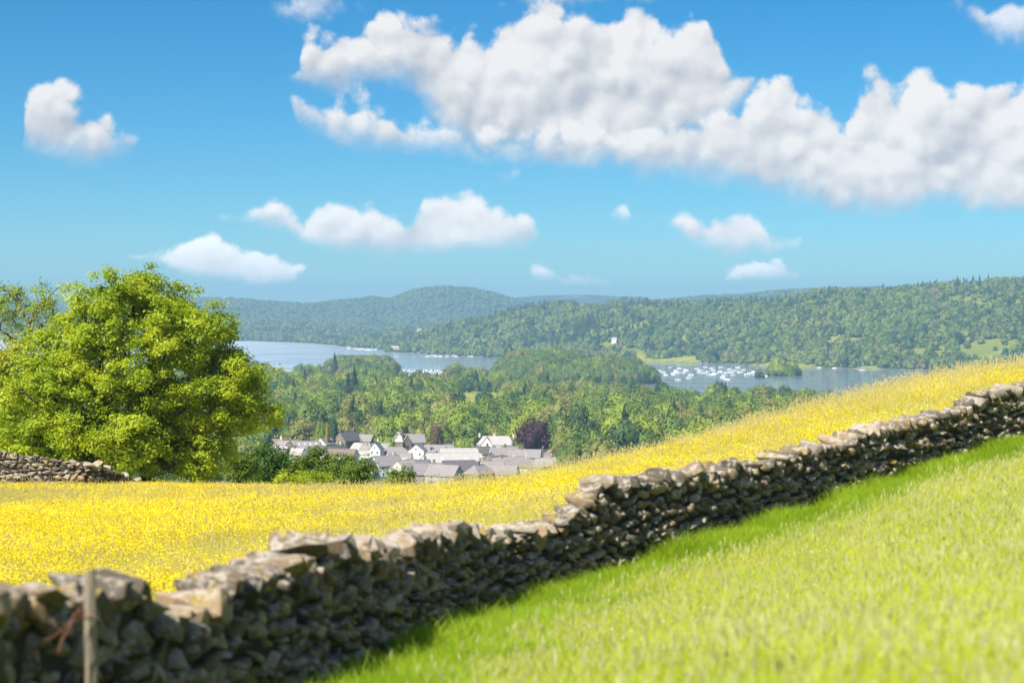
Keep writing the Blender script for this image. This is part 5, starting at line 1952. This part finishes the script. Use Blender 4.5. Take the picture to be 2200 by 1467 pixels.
def make_cruiser():
    root = empty('motor_cruiser', (0, 0, 0))
    mb = MB()
    hull_mesh(mb, 8.5, 3.1, 1.3)
    mb.build('hull', M['hull'], root, True)
    MB().add([(-2.6, -1.2, 1.25), (2.0, -0.95, 1.35), (2.0, 0.95, 1.35), (-2.6, 1.2, 1.25), (-2.2, -1.0, 2.7), (0.5, -0.85, 2.65), (0.5, 0.85, 2.65), (-2.2, 1.0, 2.7)], [(4, 5, 6, 7), (0, 1, 5, 4), (1, 2, 6, 5), (2, 3, 7, 6), (3, 0, 4, 7)]).build('cabin', M['hull'], root)
    MB().box(-1.9, 0.7, -1.10, 1.10, 1.85, 2.3).build('cabin_window', M['glass'], root)
    MB().tube([(-0.6, 0, 2.6), (-0.7, 0, 4.0)], 0.06, 5).build('radar_pole', M['spar'], root)
    return root


yacht0, cruiser0 = make_yacht(), make_cruiser()
used = {'y': False, 'c': False}


def boat(px, py, kind, rz, scale, label, group, z=0.0):
    d = (EYE - z) / (py - HOR) * F
    src = yacht0 if kind == 'y' else cruiser0
    if used[kind]:
        o = copy_tree(src)
    else:
        o = src
        used[kind] = True
    o.location = (X(px, d), d, z + 0.05)
    o.rotation_euler = (0, 0, R(rz))
    o.scale = (scale,) * 3
    tag(o, label, 'boat', group)
    return o


clust = []
spots = [(1418, 797), (1425, 800), (1430, 806), (1447, 803), (1452, 797), (1457, 801), (1456, 816), (1460, 792), (1468, 801), (1473, 796), (1481, 812), (1484, 806), (1497, 793), (1502, 800), (1506, 797), (1512, 802), (1521, 799), (1524, 805), (1530, 792), (1533, 796), (1531, 806), (1537, 803), (1547, 799), (1553, 811), (1555, 806), (1559, 801), (1563, 816), (1567, 794), (1571, 800), (1575, 806), (1580, 796), (1590, 800), (1597, 795), (1604, 806), (1612, 803), (1619, 800), (1625, 806), (1643, 808), (1440, 790), (1515, 789), (1549, 790), (1585, 790)]
for i, (px, py) in enumerate(sorted(spots)):
    clust.append((px, py, 'y' if random.random() < 0.78 else 'c', random.choice((0, 180, 20, 160, -15, 195)), random.uniform(0.8, 1.12)))
nm = {'y': 0, 'c': 0}
for px, py, k_, rz, s in clust:
    nm[k_] += 1
    boat(px, py, k_, rz, s, '%s in the fleet moored off the long wooded island, %s from left' % ('white masted yacht' if k_ == 'y' else 'white motor cruiser', ORD(nm[k_])), 'boats moored off the long island')
row = sorted([918, 927, 934, 938, 946, 953, 960, 966, 975, 981, 988, 994, 1001, 1008, 1014, 1022, 1029, 1036, 1043, 1050, 1057, 1062])
nm = 0
for px in row:
    nm += 1
    boat(px, 764 + random.uniform(-1.5, 3.0), 'y', random.choice((0, 15, 170, 190)), random.uniform(0.85, 1.15), 'white yacht in the line moored under the far wooded bank, %s from left' % ORD(nm), 'yachts moored under the far bank')
nm = 0
for px, py, k_ in ((749, 749, 'c'), (765, 750, 'y'), (772, 751, 'c'), (779, 750, 'c'), (788, 751.5, 'y'), (793, 752, 'c'), (801, 752, 'c'), (806, 751, 'y')):
    nm += 1
    boat(px, py, k_, random.choice((0, 180, 12)), 1.2, 'white boat in the small group off the headland at upper left, %s from left' % ORD(nm), 'boats off the left headland')
nm = 0
FARM = [(864, 800), (870, 798), (876, 803)]
for r_ in range(4):
    for q in range(15):
        nm += 1
        px = 868 + q * 5.9 + r_ * 2.0 + random.uniform(-1, 1)
        py = 797.5 + r_ * 3.4
        boat(px, py, 'y' if (q + r_) % 2 else 'c', 90 + random.uniform(-6, 6), random.uniform(0.8, 1.05), 'white boat berthed in the %s row of the marina, %s from left' % (('back', 'third', 'second', 'front')[r_], ORD(q + 1)), 'boats berthed in the marina', z=1.1)
boat(1308, 831, 'c', 10, 1.0, 'lone white launch on open water in front of the long wooded island', None)
boat(1852, 796, 'y', 0, 1.0, 'lone white yacht close to the far right shore', None)
boat(1760, 791, 'c', 0, 0.9, 'small white boat at the far right shore, left one of two', None)
boat(1793, 791.5, 'c', 180, 0.9, 'small white boat at the far right shore, right one of two', None)
boat(1096, 790, 'c', 0, 1.1, 'white boat near the left tip of the long wooded island', None)

# ------------------------------------------------------------------ air
hz_m = bpy.data.materials.new('haze')
hz_m.use_nodes = True
t = NT(hz_m.node_tree)
t.n.clear()
out = t.new('ShaderNodeOutputMaterial')
pv = t.new('ShaderNodeVolumePrincipled')
pv.inputs['Color'].default_value = (0.40, 0.71, 1.0, 1)
pv.inputs['Density'].default_value = 0.000105
pv.inputs['Anisotropy'].default_value = 0.1
t.l.new(pv.outputs[0], out.inputs['Volume'])
mb = MB()
mb.box(-9600, 9600, -600, 14800, -14, 290)
hz = mb.build('haze', hz_m)
tag(hz, 'thin blue summer haze lying over the lake valley', 'haze', kind='stuff')
